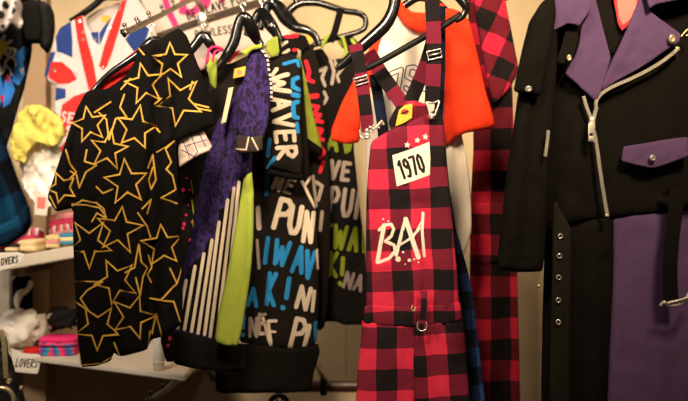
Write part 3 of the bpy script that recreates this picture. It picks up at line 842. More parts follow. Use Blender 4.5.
lines = [
    (40, [(68, 172), (86, 188), (92, 236), (108, 186), (134, 183), (118, 160), (128, 130)]), (40, [(58, 172), (96, 147)]), (40, [(300, 163), (331, 168)]), (40, [(290, 152), (326, 160)]), (40, [(288, 100), (282, 118)]),
    (40, [(40, 260), (35, 287), (63, 296), (38, 312), (22, 349), (15, 318), (0, 309)]), (40, [(206, 264), (246, 239), (224, 258), (238, 290), (226, 306), (241, 320), (249, 353), (214, 373), (252, 386)]),
    (40, [(184, 302), (196, 270), (203, 330), (192, 352), (186, 330), (196, 300)]), (40, [(200, 150), (215, 138)]), (40, [(203, 205), (212, 218)]), (40, [(62, 346), (78, 362), (100, 352)]), (40, [(4, 392), (30, 378), (62, 384)]), (40, [(120, 118), (142, 92)]),
    (40, [(62, 384), (80, 398), (84, 420), (64, 408), (52, 428)]), (40, [(170, 398), (192, 376), (182, 410)]),
    (200, [(8, 192), (77, 192), (41, 212), (25, 231), (43, 259), (10, 238)]), (200, [(130, 170), (152, 158), (162, 104), (168, 145), (183, 160), (172, 180), (165, 223), (155, 182)]),
    (200, [(235, 160), (252, 196), (240, 206), (214, 234), (189, 233), (244, 238), (260, 286)]), (200, [(194, 318), (203, 269), (216, 320)]), (200, [(4, 10), (40, 12), (70, 18)]), (200, [(70, 18), (86, 40)]), (200, [(185, 130), (194, 160), (183, 176), (192, 196)]),
    (200, [(160, 30), (182, 62), (190, 88)]), (200, [(264, 160), (252, 196)]),
    (200, [(18, 340), (27, 389), (75, 384), (104, 369)]), (200, [(104, 338), (118, 371), (184, 354), (189, 312)])]
def regular(oy, p, i):
    q = np.array(tz(oy, p)); c = q.mean(0); r = np.hypot(*(q - c).T); R_ = np.sort(r)[-4:].mean()
    a = math.degrees(math.atan2(q[0, 1] - c[1], q[0, 0] - c[0])) + 90
    return star_pts(c[0], c[1], R_ * 1.04, a, .07, i, .43)
inl = [RING(regular(oy, p, i), 1.8, 1) for i, (oy, p) in enumerate(closed_stars)] + [S(tz(oy, p), 1.7, 1) for oy, p in lines]
inl += [RING(star_pts(62, 188, 16, -22, .08, 3, .46), 1.7, 1), S([(66, 150), (70, 164), (76, 172), (70, 178)], 1.7, 1), S([(50, 196), (56, 208)], 1.7, 1), S([(138, 47), (144, 55)], 1.7, 1)]
sheet('body', [(97, 89), (106, 89), (115, 84), (124, 77), (130, 70), (134, 62), (138, 47), (146, 44), (153, 39), (160, 40), (168, 33), (179, 28), (187, 36), (193, 52), (203, 78), (214, 102), (217, 125), (196, 133), (176, 141),
               (178, 180), (179, 240), (183, 290), (182, 324), (166, 334), (152, 341), (147, 350), (119, 357), (114, 354), (111, 361), (96, 366), (81, 367), (78, 340), (75, 290), (73, 240), (73, 208), (56, 212), (47, 198), (56, 170), (66, 140), (76, 110), (86, 92)],
      pl, [BLACK, GOLD], t, .016, 7, 4.6, folds=[([(158, 55), (157, 110), (153, 170), (152, 250), (151, 345)], 4.5, -.026), ([(166, 50), (167, 140), (164, 330)], 6, .014), ([(119, 170), (115, 260), (114, 362)], 5, -.016), ([(127, 150), (126, 250), (128, 355)], 7, .008),
             ([(78, 120), (74, 160), (72, 210)], 4.5, -.018), ([(92, 130), (96, 240)], 7, .006), ([(176, 70), (176, 142)], 5, -.012), ([(196, 70), (200, 130)], 7, .008), ([(140, 150), (140, 300)], 6, .006)],
      waves=[(.003, 30, 1, .05, .3)], inlays=inl, nz=(.006, .04))
sheet('back_neck', [(97, 90), (104, 76), (120, 63), (138, 48), (142, 60), (132, 74), (116, 88), (104, 94)], Plane(118, YS + .045, 14), [REDLINE], t, .004, 3, 4)
h = thing('clothes_hanger', 'black wide hanger inside the star tee', 'hanger', W(150, 40, YS + .05))
tube_px('body', [(92, 92, YS + .018, .6), (100, 83, YS + .022, .9), (112, 72, YS + .022, 1), (125, 63, YS + .022, 1), (138, 54, YS + .024, 1.1), (147, 44, YS + .028, 1.2), (156, 40, YS + .036, 1.2), (172, 52, YS + .045, 1), (186, 62, YS + .05, .7)], .0075, GLOSS, h, (1, .6))
hanger_hook(152, 38, YS + .03, h, 14)

# ------------------------------------------------------------------ dark pink-splashed top, then purple hoodie
Y = 2.16
t = thing('splatter_top', 'black top with pink splatter hanging between the star tee and the purple hoodie', 'top', W(185, 200, Y))
rnd = random.Random(5); inl = []
for (a, b, r) in ((183, 190, 1.8), (184, 224, 1.8), (183, 228, 1.6), (186, 215, 1.2), (190, 240, 1.4), (188, 205, 1), (170, 338, 2), (168, 345, 1.6), (187, 178, 1), (192, 222, 1.2), (189, 262, 1.3), (190, 190, 1.2)): inl.append(DISC((a, b), r, 1, 8, 1, 1.2))
for i in range(4): inl.append(S([(191 + i * .8, 180 + 20 * i), (193 + i * .6, 193 + 20 * i)], 1.1, 2))
sheet('body', [(168, 70), (192, 62), (204, 62), (209, 76), (208, 110), (205, 150), (200, 190), (193, 230), (182, 275), (175, 330), (174, 362), (166, 362), (160, 340), (164, 200)], Plane(185, Y, 10), [fabric('black_sweat', (24, 21, 21)), HOTPINK, LIMED], t, .014, 7, 5.5,
      folds=[([(186, 100), (187, 350)], 4, -.014), ([(198, 80), (199, 300)], 5, .008)], inlays=inl)
sheet('sleeve', [(181, 112), (192, 108), (203, 114), (208, 138), (180, 150)], Plane(190, Y - .05), [BLACK], t, .014, 6, 5)
inl = [S([(184, 142), (190, 158)], .8, 1), S([(192, 136), (198, 152), (190, 163)], 1, 1), S([(200, 134), (206, 147)], 1, 1), S([(182, 150), (200, 160)], .9, 1), S([(186, 146), (207, 140)], .9, 1)]
sheet('cuff', [(180, 134), (196, 128), (204, 131), (212, 146), (210, 151), (198, 156), (186, 163), (179, 168), (178, 152)], Plane(190, Y - .125), [fabric('scribbled_lining', (206, 184, 174)), NAVYP], t, .014, 5, 4, folds=[([(182, 160), (196, 150), (209, 146)], 3, -.006)], inlays=inl)
sheet('collar', [(192, 66), (196, 60), (204, 58), (208, 63), (204, 70), (196, 72)], Plane(200, Y - .03), [fabric('scribbled_hood', (176, 140, 142))], t, .01, 4, 3.5)
tube_px('piping', [(207, 63, Y - .04), (208.5, 52, Y - .04), (212, 47.5, Y - .035), (218, 47.5, Y - .02), (223, 50, Y)], .0035, HOTPINK, t, None, 8, 6)
tube_px('piping', [(213, 62, Y - .05), (213.5, 56, Y - .05), (216, 51, Y - .045), (221, 50.5, Y - .03)], .003, HOTPINK, t, None, 8, 6)

Y = 2.26
pl = Plane(220, Y, 10)
t = thing('purple_hoodie', 'purple gothic print hoodie with lime side panel and black and white stripes', 'hoodie', W(220, 200, Y))
stripe_zone = [(240, 176), (236, 188), (229, 192), (227, 206), (219, 210), (217, 236), (208, 240), (203, 256), (193, 262), (183, 282), (176, 328), (200, 334), (215, 338), (232, 330), (244, 250), (246, 180)]
inl = [PG(stripe_zone, 1)]
for a, b in (((177.5, 328), (186, 280)), ((184.5, 329), (195, 266)), ((191.5, 331), (204, 254)), ((198, 333), (212, 240)), ((204.5, 334), (219, 222)), ((210, 336), (227.5, 200)), ((216.5, 337), (234, 188)), ((223, 337), (239, 182)), ((229.5, 336), (243.5, 190))):
    inl.append(S([a, b], 3.3, 2))
sheet('body', [(252, 50), (246, 76), (236, 92), (228, 108), (217, 122), (209, 145), (198, 190), (185, 250), (178, 295), (173, 332), (200, 338), (222, 342), (238, 343), (243, 300), (250, 200), (253, 150), (258, 120), (262, 70)], pl,
      [PURPRINT, BLACK, WHITEP], t, .015, 7, 5, folds=[([(214, 130), (208, 180), (203, 260)], 4.5, -.018), ([(200, 150), (192, 260)], 4, .004), ([(232, 110), (226, 200)], 6, .008), ([(240, 160), (232, 335)], 4, -.008)], inlays=inl)
sheet('hem_rib', [(173, 330), (200, 336), (222, 341), (244, 344), (246, 372), (218, 371), (196, 369), (174, 364), (171, 350)], Plane(215, Y - .012, 10), [RIB], t, .017, 7, 5, waves=[(.0012, 3.4, 0, .15, 1)])
sheet('side_panel', [(243, 180), (247, 174), (252, 172), (254, 196), (254, 235), (252, 266), (247, 300), (242, 330), (238, 346), (226, 346), (215, 342), (217, 318), (224, 288), (231, 252), (238, 212)], Plane(238, Y - .075, -4), [LIME], t, .017, 8, 4.5,
      folds=[([(247, 190), (243, 260), (228, 340)], 5, -.008), ([(250, 200), (250, 270)], 4, .005)])
sheet('sleeve', [(249, 50), (254, 45), (262, 46), (269, 64), (271, 96), (268, 124), (263, 140), (239, 140), (236, 124), (238, 104), (243, 84)], Plane(252, Y - .075, 6), [PURPRINT], t, .019, 8, 4.5, folds=[([(262, 60), (263, 130)], 3.5, -.008), ([(249, 80), (246, 135)], 4, .006)])
sheet('cuff', [(237, 134), (250, 137), (263, 135), (263, 150), (256, 153), (240, 154), (235, 150)], Plane(250, Y - .095, 6), [fabric('grey_cuff', (58, 50, 48)), WHITEP], t, .017, 5, 4, inlays=[S([(236, 149), (246, 150), (249, 136)], 1.6, 1), S([(252, 138), (258, 150)], 1.6, 1)])
tube_px('piping', [(262, 50, Y - .098), (267, 58, Y - .098), (269, 70, Y - .098), (271, 84, Y - .098), (271.5, 100, Y - .098)], .003, stripes('piping_dash', [(232, 220, 205), (30, 27, 27)], 2, 2, 90), t, None, 8, 5)
sheet('inner_back', [(204, 66), (212, 62), (230, 64), (250, 54), (254, 74), (252, 160), (230, 200), (200, 200), (202, 130)], Plane(230, Y + .05), [fabric('black_lining', (34, 29, 27))], t, .004, 3, 5)
sheet('collar', [(206, 62), (212, 56), (217, 58), (217, 78), (216, 89), (211, 86), (207, 76)], Plane(211, Y - .07), [LIME], t, .010, 4, 3.5)
sheet('collar', [(240, 52), (252, 45), (262, 44), (262, 48), (252, 50), (246, 56)], Plane(250, Y - .10), [LIME], t, .006, 2.5, 3)
sheet('collar', [(226, 60), (233, 52), (241, 50), (236, 56), (229, 64)], Plane(233, Y + .03), [REDLINE], t, .006, 3, 3.5)
sheet('brand_label', [(234.5, 69), (246, 66), (244.5, 76), (233, 78.5)], Plane(239, Y + .02), [YPAPER, PINKPAPER], t, .0012, 1, 2.5, inlays=[DISC((239.5, 72.3), 2.6, 1, 12)], nz=(0, .1), smooth_out=0)
sheet('price_tag', [(228.5, 88), (233.5, 87), (226, 122), (221, 124)], Plane(227, Y - .06), [CREAM], t, .0012, 1, 3, nz=(0, .1), smooth_out=0)

def gloss_hanger(label, pts, Y, r=.0100, ell=(1.5, .7), hook=None, name='clothes_hanger'):
    h = thing(name, label, 'hanger', W(pts[len(pts) // 2][0], pts[len(pts) // 2][1], Y))
    tube_px('body', pts, r, GLOSS, h, ell, 12, 6)
    if hook: hanger_hook(hook[0], hook[1], Y, h, hook[2])
    return h
Yh = 2.285
gloss_hanger('glossy black hanger arching out of the purple hoodie neck', [(216, 70, Yh - .03, .6), (225, 58, Yh - .03, .9), (234, 42, Yh - .03, 1), (238, 26, Yh - .03, .95), (242, 17, Yh - .03, .9), (247, 19, Yh - .03, 1), (252, 30, Yh - .02, 1.3), (257, 40, Yh, .9), (262, 46, Yh, .6)], Yh, .0098, (1.4, .7), (243, 15, 12))

# ------------------------------------------------------------------ black top with white and blue brush lettering
Y = 2.40
DKB = fabric('black_sweatshirt', (27, 23, 20))
t = thing('lettered_top', 'black top with white and blue brush capitals in front of the green lettered one', 'sweatshirt', W(285, 220, Y))
pl = Plane(285, Y, 6)
inl = []
inl += text('P', 280.5, 199, 29, 14, 5.2, 1, .85) + text('U', 292, 206, 27, 8, 5.2, 1, .62) + text('N', 306, 212, 29, 6, 4.6, 1, .42)
inl += [S([(268, 238), (265, 263)], 4.2, 2)] + text('W', 277, 240, 23, 12, 4.4, 2, .62) + text('A', 296, 246, 25, 10, 4.4, 2, .62) + text('V', 307, 251, 26, 8, 4.6, 2, .5)
inl += [S([(317, 250), (318, 268)], 3, 1)]
inl += text('K', 269.5, 273, 31, 5, 4.4, 2, .38) + [S([(289, 278), (286, 297)], 4.8, 2), S([(282.5, 306.5), (282.6, 307)], 5, 2)]
inl += text('N', 301, 286, 21, 14, 4.4, 1, .75) + [S([(314, 291), (312, 310)], 3.8, 1)]
inl += [S([(263, 318), (269, 340), (271, 346)], 3, 1), S([(276, 320), (268, 321), (271, 342)], 3, 1), S([(270, 331), (275, 331)], 2.4, 1)] + text('P', 296, 318, 29, 12, 4.6, 1, .72) + [S([(309, 325), (304, 346)], 4.4, 1), S([(309, 325), (307, 335)], 4.4, 1), S([(316, 323), (317, 342)], 5.5, 2)]
inl += text('N', 250, 318, 18, 0, 3.4, 3, .6) + text('E', 259, 314, 20, 0, 3.4, 3, .6) + text('A', 249, 288, 17, 4, 4, 2, .8) + [S([(244, 316), (243, 328)], 3.2, 2), S([(243, 334), (243, 335)], 3.6, 2), S([(258, 208), (259, 228)], 5, 3), S([(257, 240), (259, 268)], 3, 3)]
inl += text('N', 277, 176, 13, 20, 4, 1, .8) + text('E', 289, 178, 14, 22, 3.4, 3, .9) + [S([(267, 178), (266, 194)], 4.4, 2), S([(301, 180), (309, 196), (315, 207)], 3, 1), S([(312, 176), (304, 186)], 3, 1)]
sheet('body', [(262, 60), (290, 52), (302, 62), (306, 120), (310, 170), (316, 210), (319, 260), (319, 310), (316, 345), (296, 350), (262, 347), (238, 342), (240, 290), (243, 230), (250, 170), (258, 120)], pl, [DKB, WHITEP, BLUEP, GREYP], t, .018, 9, 4.6,
      folds=[([(262, 170), (264, 240), (262, 345)], 4, -.020), ([(284, 190), (286, 340)], 10, .010), ([(250, 200), (248, 340)], 5, -.010), ([(306, 190), (309, 345)], 7, .004)], inlays=inl, waves=[(.002, 30, 0, .1, .3)])
sheet('hem_rib', [(214, 341), (238, 343), (262, 345), (290, 348), (318, 343), (320, 352), (314, 372), (311, 391), (286, 393), (250, 393), (216, 393), (215, 372)], Plane(270, Y - .012, 6), [RIB], t, .019, 7, 5, waves=[(.0012, 3.6, 0, .05, 1)])
inl = [S([(272, 76), (277, 70)], 4, 1)]
inl += text('WAVER', 288, 75, 18.5, 84, 4.2, 1, 1.0, .28)
inl += [S([(284, 65), (292, 62), (299, 60)], 3.4, 2), S([(298, 60), (299, 66)], 4, 2), S([(298, 78), (293, 80), (293, 87), (299, 90)], 4.4, 2), S([(293, 95), (299, 96)], 5, 2), S([(298, 102), (293, 104), (294, 117), (298, 118)], 4.4, 2), S([(297, 124), (298, 132)], 4, 2), S([(270, 140), (268, 156)], 3.8, 2), S([(275, 158), (268, 168)], 3.8, 2)]
sheet('sleeve', [(271, 62), (282, 56), (296, 55), (301, 64), (301, 100), (301, 130), (303, 158), (301, 176), (286, 172), (270, 168), (264, 172), (263, 150), (266, 120), (268, 90)], Plane(284, Y - .085, 2), [DKB, WHITEP, BLUEP], t, .020, 9, 4.4,
      folds=[([(282, 62), (280, 165)], 8, .006), ([(292, 60), (295, 170)], 5, -.004)], inlays=inl)
sheet('cuff', [(264, 167), (276, 168), (290, 172), (303, 173), (303, 181), (292, 180), (278, 177), (264, 175)], Plane(284, Y - .075, 2), [RIB], t, .02, 5, 4)
sheet('collar', [(266, 42), (276, 36), (281, 40), (282, 52), (272, 58), (266, 52)], Plane(272, Y - .03), [LIME, RIB], t, .008, 3, 3.5, inlays=[S([(279, 38), (281, 54)], 2.4, 1)])
inl = [S([(281, 46), (287, 42)], 3, 1), S([(283, 54), (289, 50)], 3, 1)]
sheet('inner_collar', [(278, 38), (288, 34), (297, 40), (298, 56), (286, 60), (278, 56)], Plane(288, Y + .02), [RIB, WHITEP, REDP], t, .006, 3, 3.5, inlays=inl + [S([(286, 37), (294, 37)], 3.4, 2), S([(294, 50), (296, 50)], 3.4, 2)])

gloss_hanger('glossy black hanger with a round shoulder behind the purple hoodie hanger', [(246, 36, 2.43, .6), (252, 25, 2.43, .8), (259, 13, 2.43, .95), (264, 14, 2.42, 1.1), (270, 24, 2.40, 1.3), (276, 33, 2.40, 1), (281, 42, 2.40, .6)], 2.43, .0098, (1.4, .7), (262, 10, 12))

# ------------------------------------------------------------------ black top with red letters and lime sleeve
Y = 2.53
t = thing('lettered_top', 'black top with red letters and lime grunge sleeve squeezed between its neighbours', 'sweatshirt', W(312, 150, Y))
inl = [S([(306, 62), (309, 72), (308, 78)], 4.2, 1), S([(308, 80), (313, 82)], 4, 1), S([(309, 97), (317, 96)], 5, 1), S([(312, 106), (318, 107), (314, 114), (320, 115), (315, 121), (322, 122)], 4, 1), S([(314, 128), (322, 130), (317, 138), (323, 140)], 4, 1),
       S([(319, 146), (324, 152), (320, 158)], 4, 1), S([(323, 162), (320, 172)], 3.6, 1), S([(316, 182), (322, 186), (318, 200)], 3.6, 2), S([(313, 176), (316, 206)], 3, 2), S([(322, 212), (320, 230)], 3.6, 2)]
sheet('body', [(300, 46), (312, 44), (318, 62), (324, 110), (329, 160), (331, 220), (328, 300), (324, 330), (300, 330), (300, 200)], Plane(312, Y, 4), [DKB, REDP, GREYP], t, .012, 6, 4.6, inlays=inl, folds=[([(310, 160), (312, 320)], 4, -.01)])
sheet('sleeve', [(298, 54), (302, 62), (306, 80), (311, 104), (317, 128), (323, 150), (322, 156), (312, 152), (300, 146), (296, 120), (295, 80)], Plane(306, Y - .06, 8), [LIMED, RIB, OFFW], t, .014, 6, 4,
      folds=[([(302, 80), (306, 145)], 4, .006)], inlays=[PG([(294, 138), (304, 136), (318, 146), (325, 150), (323, 158), (312, 154), (296, 150)], 1), S([(301, 58), (306, 80), (312, 106)], 1, 2)])
sheet('collar', [(283, 36), (296, 33), (306, 36), (310, 46), (303, 52), (294, 46)], Plane(298, Y - .02), [RIB, YPAPER, REDP], t, .008, 3, 3.5, inlays=[S([(289, 35), (297, 36)], 4, 2)])
sheet('brand_label', [(306, 34), (312, 33), (312, 43), (306, 42)], Plane(309, Y + .01), [YPAPER], t, .0012, 1, 2.5, nz=(0, .1), smooth_out=0)
gloss_hanger('large glossy black hanger whose long right arm slopes over the red lettered top', [(260, 30, 2.58, .6), (264, 16, 2.58, .8), (269, 5, 2.58, 1), (277, 6, 2.57, 1.2), (286, 18, 2.56, 1.4), (296, 27, 2.545, 1), (307, 30, 2.54, .8), (315, 36, 2.54, .7), (319, 46, 2.54, .6)], 2.57, .0108, (1.4, .7), (272, 2, 14))

# ------------------------------------------------------------------ black top with green and white letters
Y = 2.66
t = thing('lettered_top', 'black top with green and pale brush capitals left of the plaid overalls', 'sweatshirt', W(338, 180, Y))
BLK3 = fabric('black_knit', (23, 21, 20))
inl = [S([(313, 62), (318, 72), (326, 68), (322, 78), (325, 86)], 3.2, 3), S([(330, 58), (334, 72), (332, 84)], 3.4, 3), S([(340, 56), (334, 58), (336, 66), (341, 64)], 2.8, 3), S([(343, 68), (337, 76), (339, 82)], 2.8, 3), S([(324, 92), (327, 98), (324, 104)], 3, 3)]
inl += text('AV', 329, 133, 17, 6, 3.8, 2, .9) + [S([(352, 134), (349, 150)], 4, 2)]
inl += text('VE', 332, 161, 17, 8, 4, 3, .72, .26) + text('VPUN', 318, 186, 27, 7, 4, 3, .52, .2)
inl += [S([(321, 222), (322, 240)], 4, 2)] + text('EWAV', 325, 224, 22, 8, 4, 2, .55, .2)
inl += text('VK', 319, 252, 23, 4, 4, 2, .5, .2) + [S([(343, 258), (342, 274)], 4.2, 2), S([(340, 283), (340.3, 284)], 4.4, 2)]
inl += text('NA', 347, 272, 15, 14, 3.2, 4, .75, .2)
sheet('body', [(308, 52), (322, 48), (330, 60), (344, 58), (352, 50), (362, 46), (364, 62), (356, 92), (354, 124), (354, 150), (359, 200), (364, 240), (368, 290), (368, 325), (344, 325), (338, 322), (310, 322), (312, 240), (310, 140)], Plane(338, Y, 0),
      [BLK3, WHITEP, GREENP, GREYP, fabric('dim_grey_print', (138, 122, 120))], t, .014, 8, 4.6, folds=[([(330, 180), (332, 320)], 5, -.010), ([(352, 200), (356, 320)], 5, -.008)], inlays=inl, waves=[(.002, 26, 0, .1, .3)])
tube_px('collar_trim', [(321, 47, Y - .03), (327, 38, Y - .03), (331, 35, Y - .03)], .0062, LIME, t, None, 8, 5)
tube_px('collar_trim', [(342, 36, Y - .03), (346, 50, Y - .03), (344, 58, Y - .03)], .0055, LIME, t, None, 8, 5)
sheet('collar', [(336, 38), (342, 34), (352, 36), (358, 42), (357, 50), (348, 52), (340, 46)], Plane(346, Y - .01), [RIB, LIME], t, .008, 3, 3.5, inlays=[S([(352, 40), (356, 46)], 3.4, 1), S([(339, 40), (341, 46)], 2.4, 1)])
gloss_hanger('small black hanger between the star tee and the purple hoodie under the chrome clamp', [(176, 66, 2.185, .6), (186, 56, 2.185, .9), (196, 44, 2.185, 1), (203, 36, 2.185, 1.1), (210, 44, 2.185, 1), (216, 54, 2.20, .7)], 2.185, .0085, (1.4, .6), (203.5, 33, 9))
h = thing('clothes_hanger', 'black looped hanger with open triangle above the green lettered top', 'hanger', W(330, 10, 2.64))
tube_px('body', [(283, 20, 2.645, 1.2), (292, 8, 2.645, 1.2), (302, 3, 2.645, 1.1), (318, 3, 2.645, 1), (332, 7, 2.645, 1), (345, 11, 2.645, .9), (358, 13, 2.645, .9), (365, 18, 2.645, .8), (365, 27, 2.645, .8), (358, 32, 2.645, .8), (340, 37, 2.645, .8), (322, 42, 2.645, .8), (312, 46, 2.645, .7)], .0088, GLOSS, h, (1.2, .8), 12, 5)
tube_px('neck', [(298, 5, 2.645, 1), (293, -6, 2.645, 1), (288, -16, 2.645, .8)], .008, GLOSS, h, None, 10, 4)
tube_px('hook', [(288, -16, 2.645), (286, -30, 2.645), (292, -36, 2.645), (298, -30, 2.645)], .0022, CHROME, h, None, 8, 5)
strap('strap', [(341, 8, 2.615), (338, 20, 2.615), (334, 34, 2.62), (330, 42, 2.63)], 7, RIB, t, .003)

# ------------------------------------------------------------------ white raglan tee with orange sleeves
Y = 2.22
t = thing('raglan_tee', 'white raglan tee with orange red sleeves and outlined letters behind the plaid overalls', 't-shirt', W(420, 90, Y))
pl = Plane(420, Y)
Sp = [(417.5, 70), (414, 67.5), (408, 68.5), (406.5, 77), (411, 79.5), (416, 82), (415.5, 90.5), (409, 91.5), (405.5, 88.5)]
inl = [S(Sp, 5.6, 1), S(Sp, 3.2, 0), S([(391, 74), (401, 70), (399.5, 80), (397, 96)], 5.6, 1), S([(391, 74), (401, 70), (399.5, 80), (397, 96)], 3.2, 0), S([(424, 66), (424, 90)], 5, 1), S([(424, 66), (424, 90)], 2.6, 0),
       S([(386, 94), (390, 100)], 1.4, 1)]
sheet('body', [(397, 8), (404, 18), (412, 28), (422, 32), (430, 29), (436, 22), (442, 10), (448, 30), (450, 80), (460, 120), (470, 180), (472, 230), (466, 250), (461, 272), (440, 280), (400, 280), (368, 270), (366, 200), (366, 130), (372, 80), (380, 40)], pl, [OFFW, NAVYP], t, .016, 8, 5,
      folds=[([(455, 130), (463, 200), (463, 260)], 5, -.016), ([(448, 120), (452, 240)], 5, .006), ([(384, 40), (392, 110)], 5, -.006)], waves=[(.004, 24, 0, .1, .4)], inlays=inl)
tube_px('neckband', [(398, 4, Y - .018), (403, 14, Y - .02), (410, 23, Y - .022), (420, 27.5, Y - .022), (429, 25, Y - .022), (436, 16, Y - .02), (441, 4, Y - .018)], .0105, ORANGE, t, (1.15, .6), 12, 6)
sheet('back_neckband', [(404, 6), (412, 12), (424, 13), (436, 8), (438, 16), (428, 24), (418, 26), (408, 20)], Plane(420, Y + .03), [ORANGE], t, .006, 3, 4)
sheet('sleeve', [(399, 6), (398, 20), (390, 44), (382, 66), (372, 84), (361, 104), (360, 142), (350, 144), (340, 143), (331, 140), (331, 130), (341, 104), (356, 74), (372, 44), (386, 16)], Plane(360, Y + .02, 0), [ORANGE], t, .018, 9, 5,
      folds=[([(352, 70), (345, 110), (342, 142)], 4, -.010), ([(333, 132), (345, 135), (358, 134)], 1.2, -.003)])
sheet('sleeve', [(440, 8), (452, 8), (462, 12), (470, 22), (478, 56), (486, 92), (496, 125), (488, 129), (466, 133), (454, 138), (447, 146), (443, 138), (444, 100), (443, 50)], Plane(462, Y - .035, 0), [ORANGE], t, .022, 9, 5,
      folds=[([(452, 40), (456, 90), (459, 136)], 6, .010), ([(468, 50), (478, 128)], 6, .006), ([(446, 140), (458, 131), (476, 126), (494, 120)], 1.2, -.003)])
gloss_hanger('black curved hanger inside the white raglan tee', [(388, 24, Y + .03, .6), (398, 12, Y + .03, 1), (408, 3, Y + .03, 1), (420, -3, Y + .03, 1.1), (436, 2, Y + .03, 1), (450, 14, Y + .02, .6)], Y + .03, .0085, (1.2, .8), (420, -7, 18))

# ------------------------------------------------------------------ blue plaid piece behind the overalls
Y = 2.10
t = thing('plaid_dungarees', 'blue and black plaid dungarees glimpsed behind the red plaid overalls', 'dungarees', W(450, 250, Y))
sheet('body', [(376, 150), (400, 126), (440, 112), (446, 150), (450, 190), (455, 226), (462, 250), (468, 272), (473, 295), (479, 345), (485, 401), (492, 620), (380, 620), (374, 300)], Plane(440, Y, 6), [PLAIDB], t, .014, 7, 6.5, folds=[([(450, 230), (462, 300), (468, 400)], 4, -.010), ([(458, 296), (474, 298)], 2, -.004)], waves=[(.003, 24, 0, .1, .3)])
strap('strap', [(374, 74, Y - .02), (378, 96, Y - .02), (382, 122, Y - .01), (385, 150, Y)], 11, BLUEST, t, .003)
strap('strap', [(441, 6, Y - .035), (441, 50, Y - .035), (440, 90, Y - .03), (438, 120, Y)], 9, BLUEST, t, .003)

# ------------------------------------------------------------------ red plaid overalls
Y = 2.0
t = thing('plaid_overalls', 'red and black buffalo plaid overalls with white number patch on the bib', 'overalls', W(410, 250, Y))
pl = Plane(410, Y, 0)
patch = [(392, 155.5), (411, 149), (429, 142), (430, 158), (429.5, 175), (413, 181), (396.5, 186.5), (394, 170)]
inl = [PG(patch, 1)]
inl += text('1970', 397, 162, 18, -19, 2.7, 2, .5, .14)
for a, b in ((407, 145), (417, 140.5), (425, 137)): inl.append(PG(star_pts(a, b, 3.5, 5, 0, 1, .45), 1))
inl += [S([(384, 225), (380, 246), (377.5, 262)], 4, 1), S([(379, 230), (384, 225), (391, 224), (393.5, 229), (391, 236), (385, 241)], 3, 1), S([(385, 241), (394, 245), (395, 251), (389, 258), (379, 262)], 3.2, 1),
        S([(396, 255), (401, 235), (405.5, 219)], 3.4, 1), S([(405.5, 219), (411, 236), (418, 257)], 4.6, 1), S([(396, 247), (409, 239), (420, 228)], 2.4, 1), S([(423, 213), (422, 230), (424, 256)], 3, 1), S([(412, 239), (421, 222)], 1.8, 1),
        DISC((398, 259), 2.8, 1, 10), DISC((409, 260), 1.8, 1, 8), DISC((403, 252), 1.2, 1, 8), DISC((414, 259), 1.0, 1, 6), DISC((383, 219), 1, 1, 6), DISC((388, 221), .9, 1, 6), DISC((405, 264), .8, 1, 6), DISC((418, 262), .9, 1, 6), DISC((399, 241), 1.2, 1, 6)]
inl += [PG([(388, 229), (391, 229), (390, 234), (386, 236)], 3), PG([(403, 231), (406, 230), (406, 238), (402, 240)], 3)]
sheet('bib', [(371, 142), (386, 132), (407, 123), (427, 114), (441, 107), (444, 124), (446, 150), (449, 190), (453, 230), (457, 270), (459, 300), (460, 309), (440, 312), (400, 313), (366, 310), (366, 260), (366, 210), (368, 170)], pl, [PLAID, OFFW, INK, INK], t, .013, 6, 4.6,
      folds=[([(420, 200), (426, 250), (424, 312)], 4, -.008), ([(440, 130), (441, 200), (446, 310)], 5, .006), ([(372, 160), (370, 300)], 4, .004), ([(368, 212), (400, 206), (440, 200)], 2, -.004), ([(372, 147), (405, 129), (440, 113)], 1.2, -.002), ([(367, 274), (400, 270), (424, 268)], 2, -.004)],
      inlays=inl, waves=[(.003, 30, .5, .05, .3)])
sheet('trouser_leg', [(362, 319), (390, 322), (416, 321), (418, 360), (415, 401), (413, 470), (412, 640), (345, 640), (350, 480), (356, 401), (358, 364), (361, 340)], Plane(390, Y - .002, 0), [PLAIDL], t, .018, 7, 5,
      folds=[([(385, 340), (380, 420)], 8, .006), ([(363, 330), (360, 400)], 4, -.003), ([(408, 330), (406, 400)], 4, -.006)], waves=[(.003, 34, 2, .06, .3)])
sheet('trouser_leg', [(414, 321), (440, 320), (464, 315), (466, 345), (468, 380), (472, 430), (480, 640), (424, 640), (418, 470), (414, 401), (412, 360)], Plane(440, Y - .003, 0), [PLAIDR], t, .018, 7, 5,
      folds=[([(443, 320), (449, 344), (457, 372)], 1.6, -.008), ([(446, 318), (452, 342), (460, 370)], 2, .004), ([(424, 330), (426, 400)], 5, .006), ([(436, 340), (440, 420)], 5, -.005)], waves=[(.003, 34, 1, .06, .3)])
sheet('waistband', [(365, 304), (400, 307), (440, 305), (460, 301), (463, 320), (440, 325), (400, 327), (363, 324)], Plane(410, Y - .009, 0), [PLAID], t, .010, 3, 4.5, folds=[([(366, 307), (400, 310), (440, 308), (460, 304)], .9, -.002)])
strap('belt_loop', [(424, 291, Y - .028), (424, 305, Y - .036), (422, 323, Y - .036)], 6.5, PLAIDS, t, .002)
tube_px('ring', [(418, 322, Y - .040), (417.5, 328, Y - .042), (421, 331, Y - .042), (426, 329, Y - .042), (426.5, 322, Y - .040)], .0019, CHROME, t, None, 8, 5)
tube_px('ring', [(412.5, 305, Y - .034), (411.5, 309, Y - .036), (414, 311, Y - .036), (415.5, 307, Y - .034)], .0016, BRASS, t, None, 8, 5)
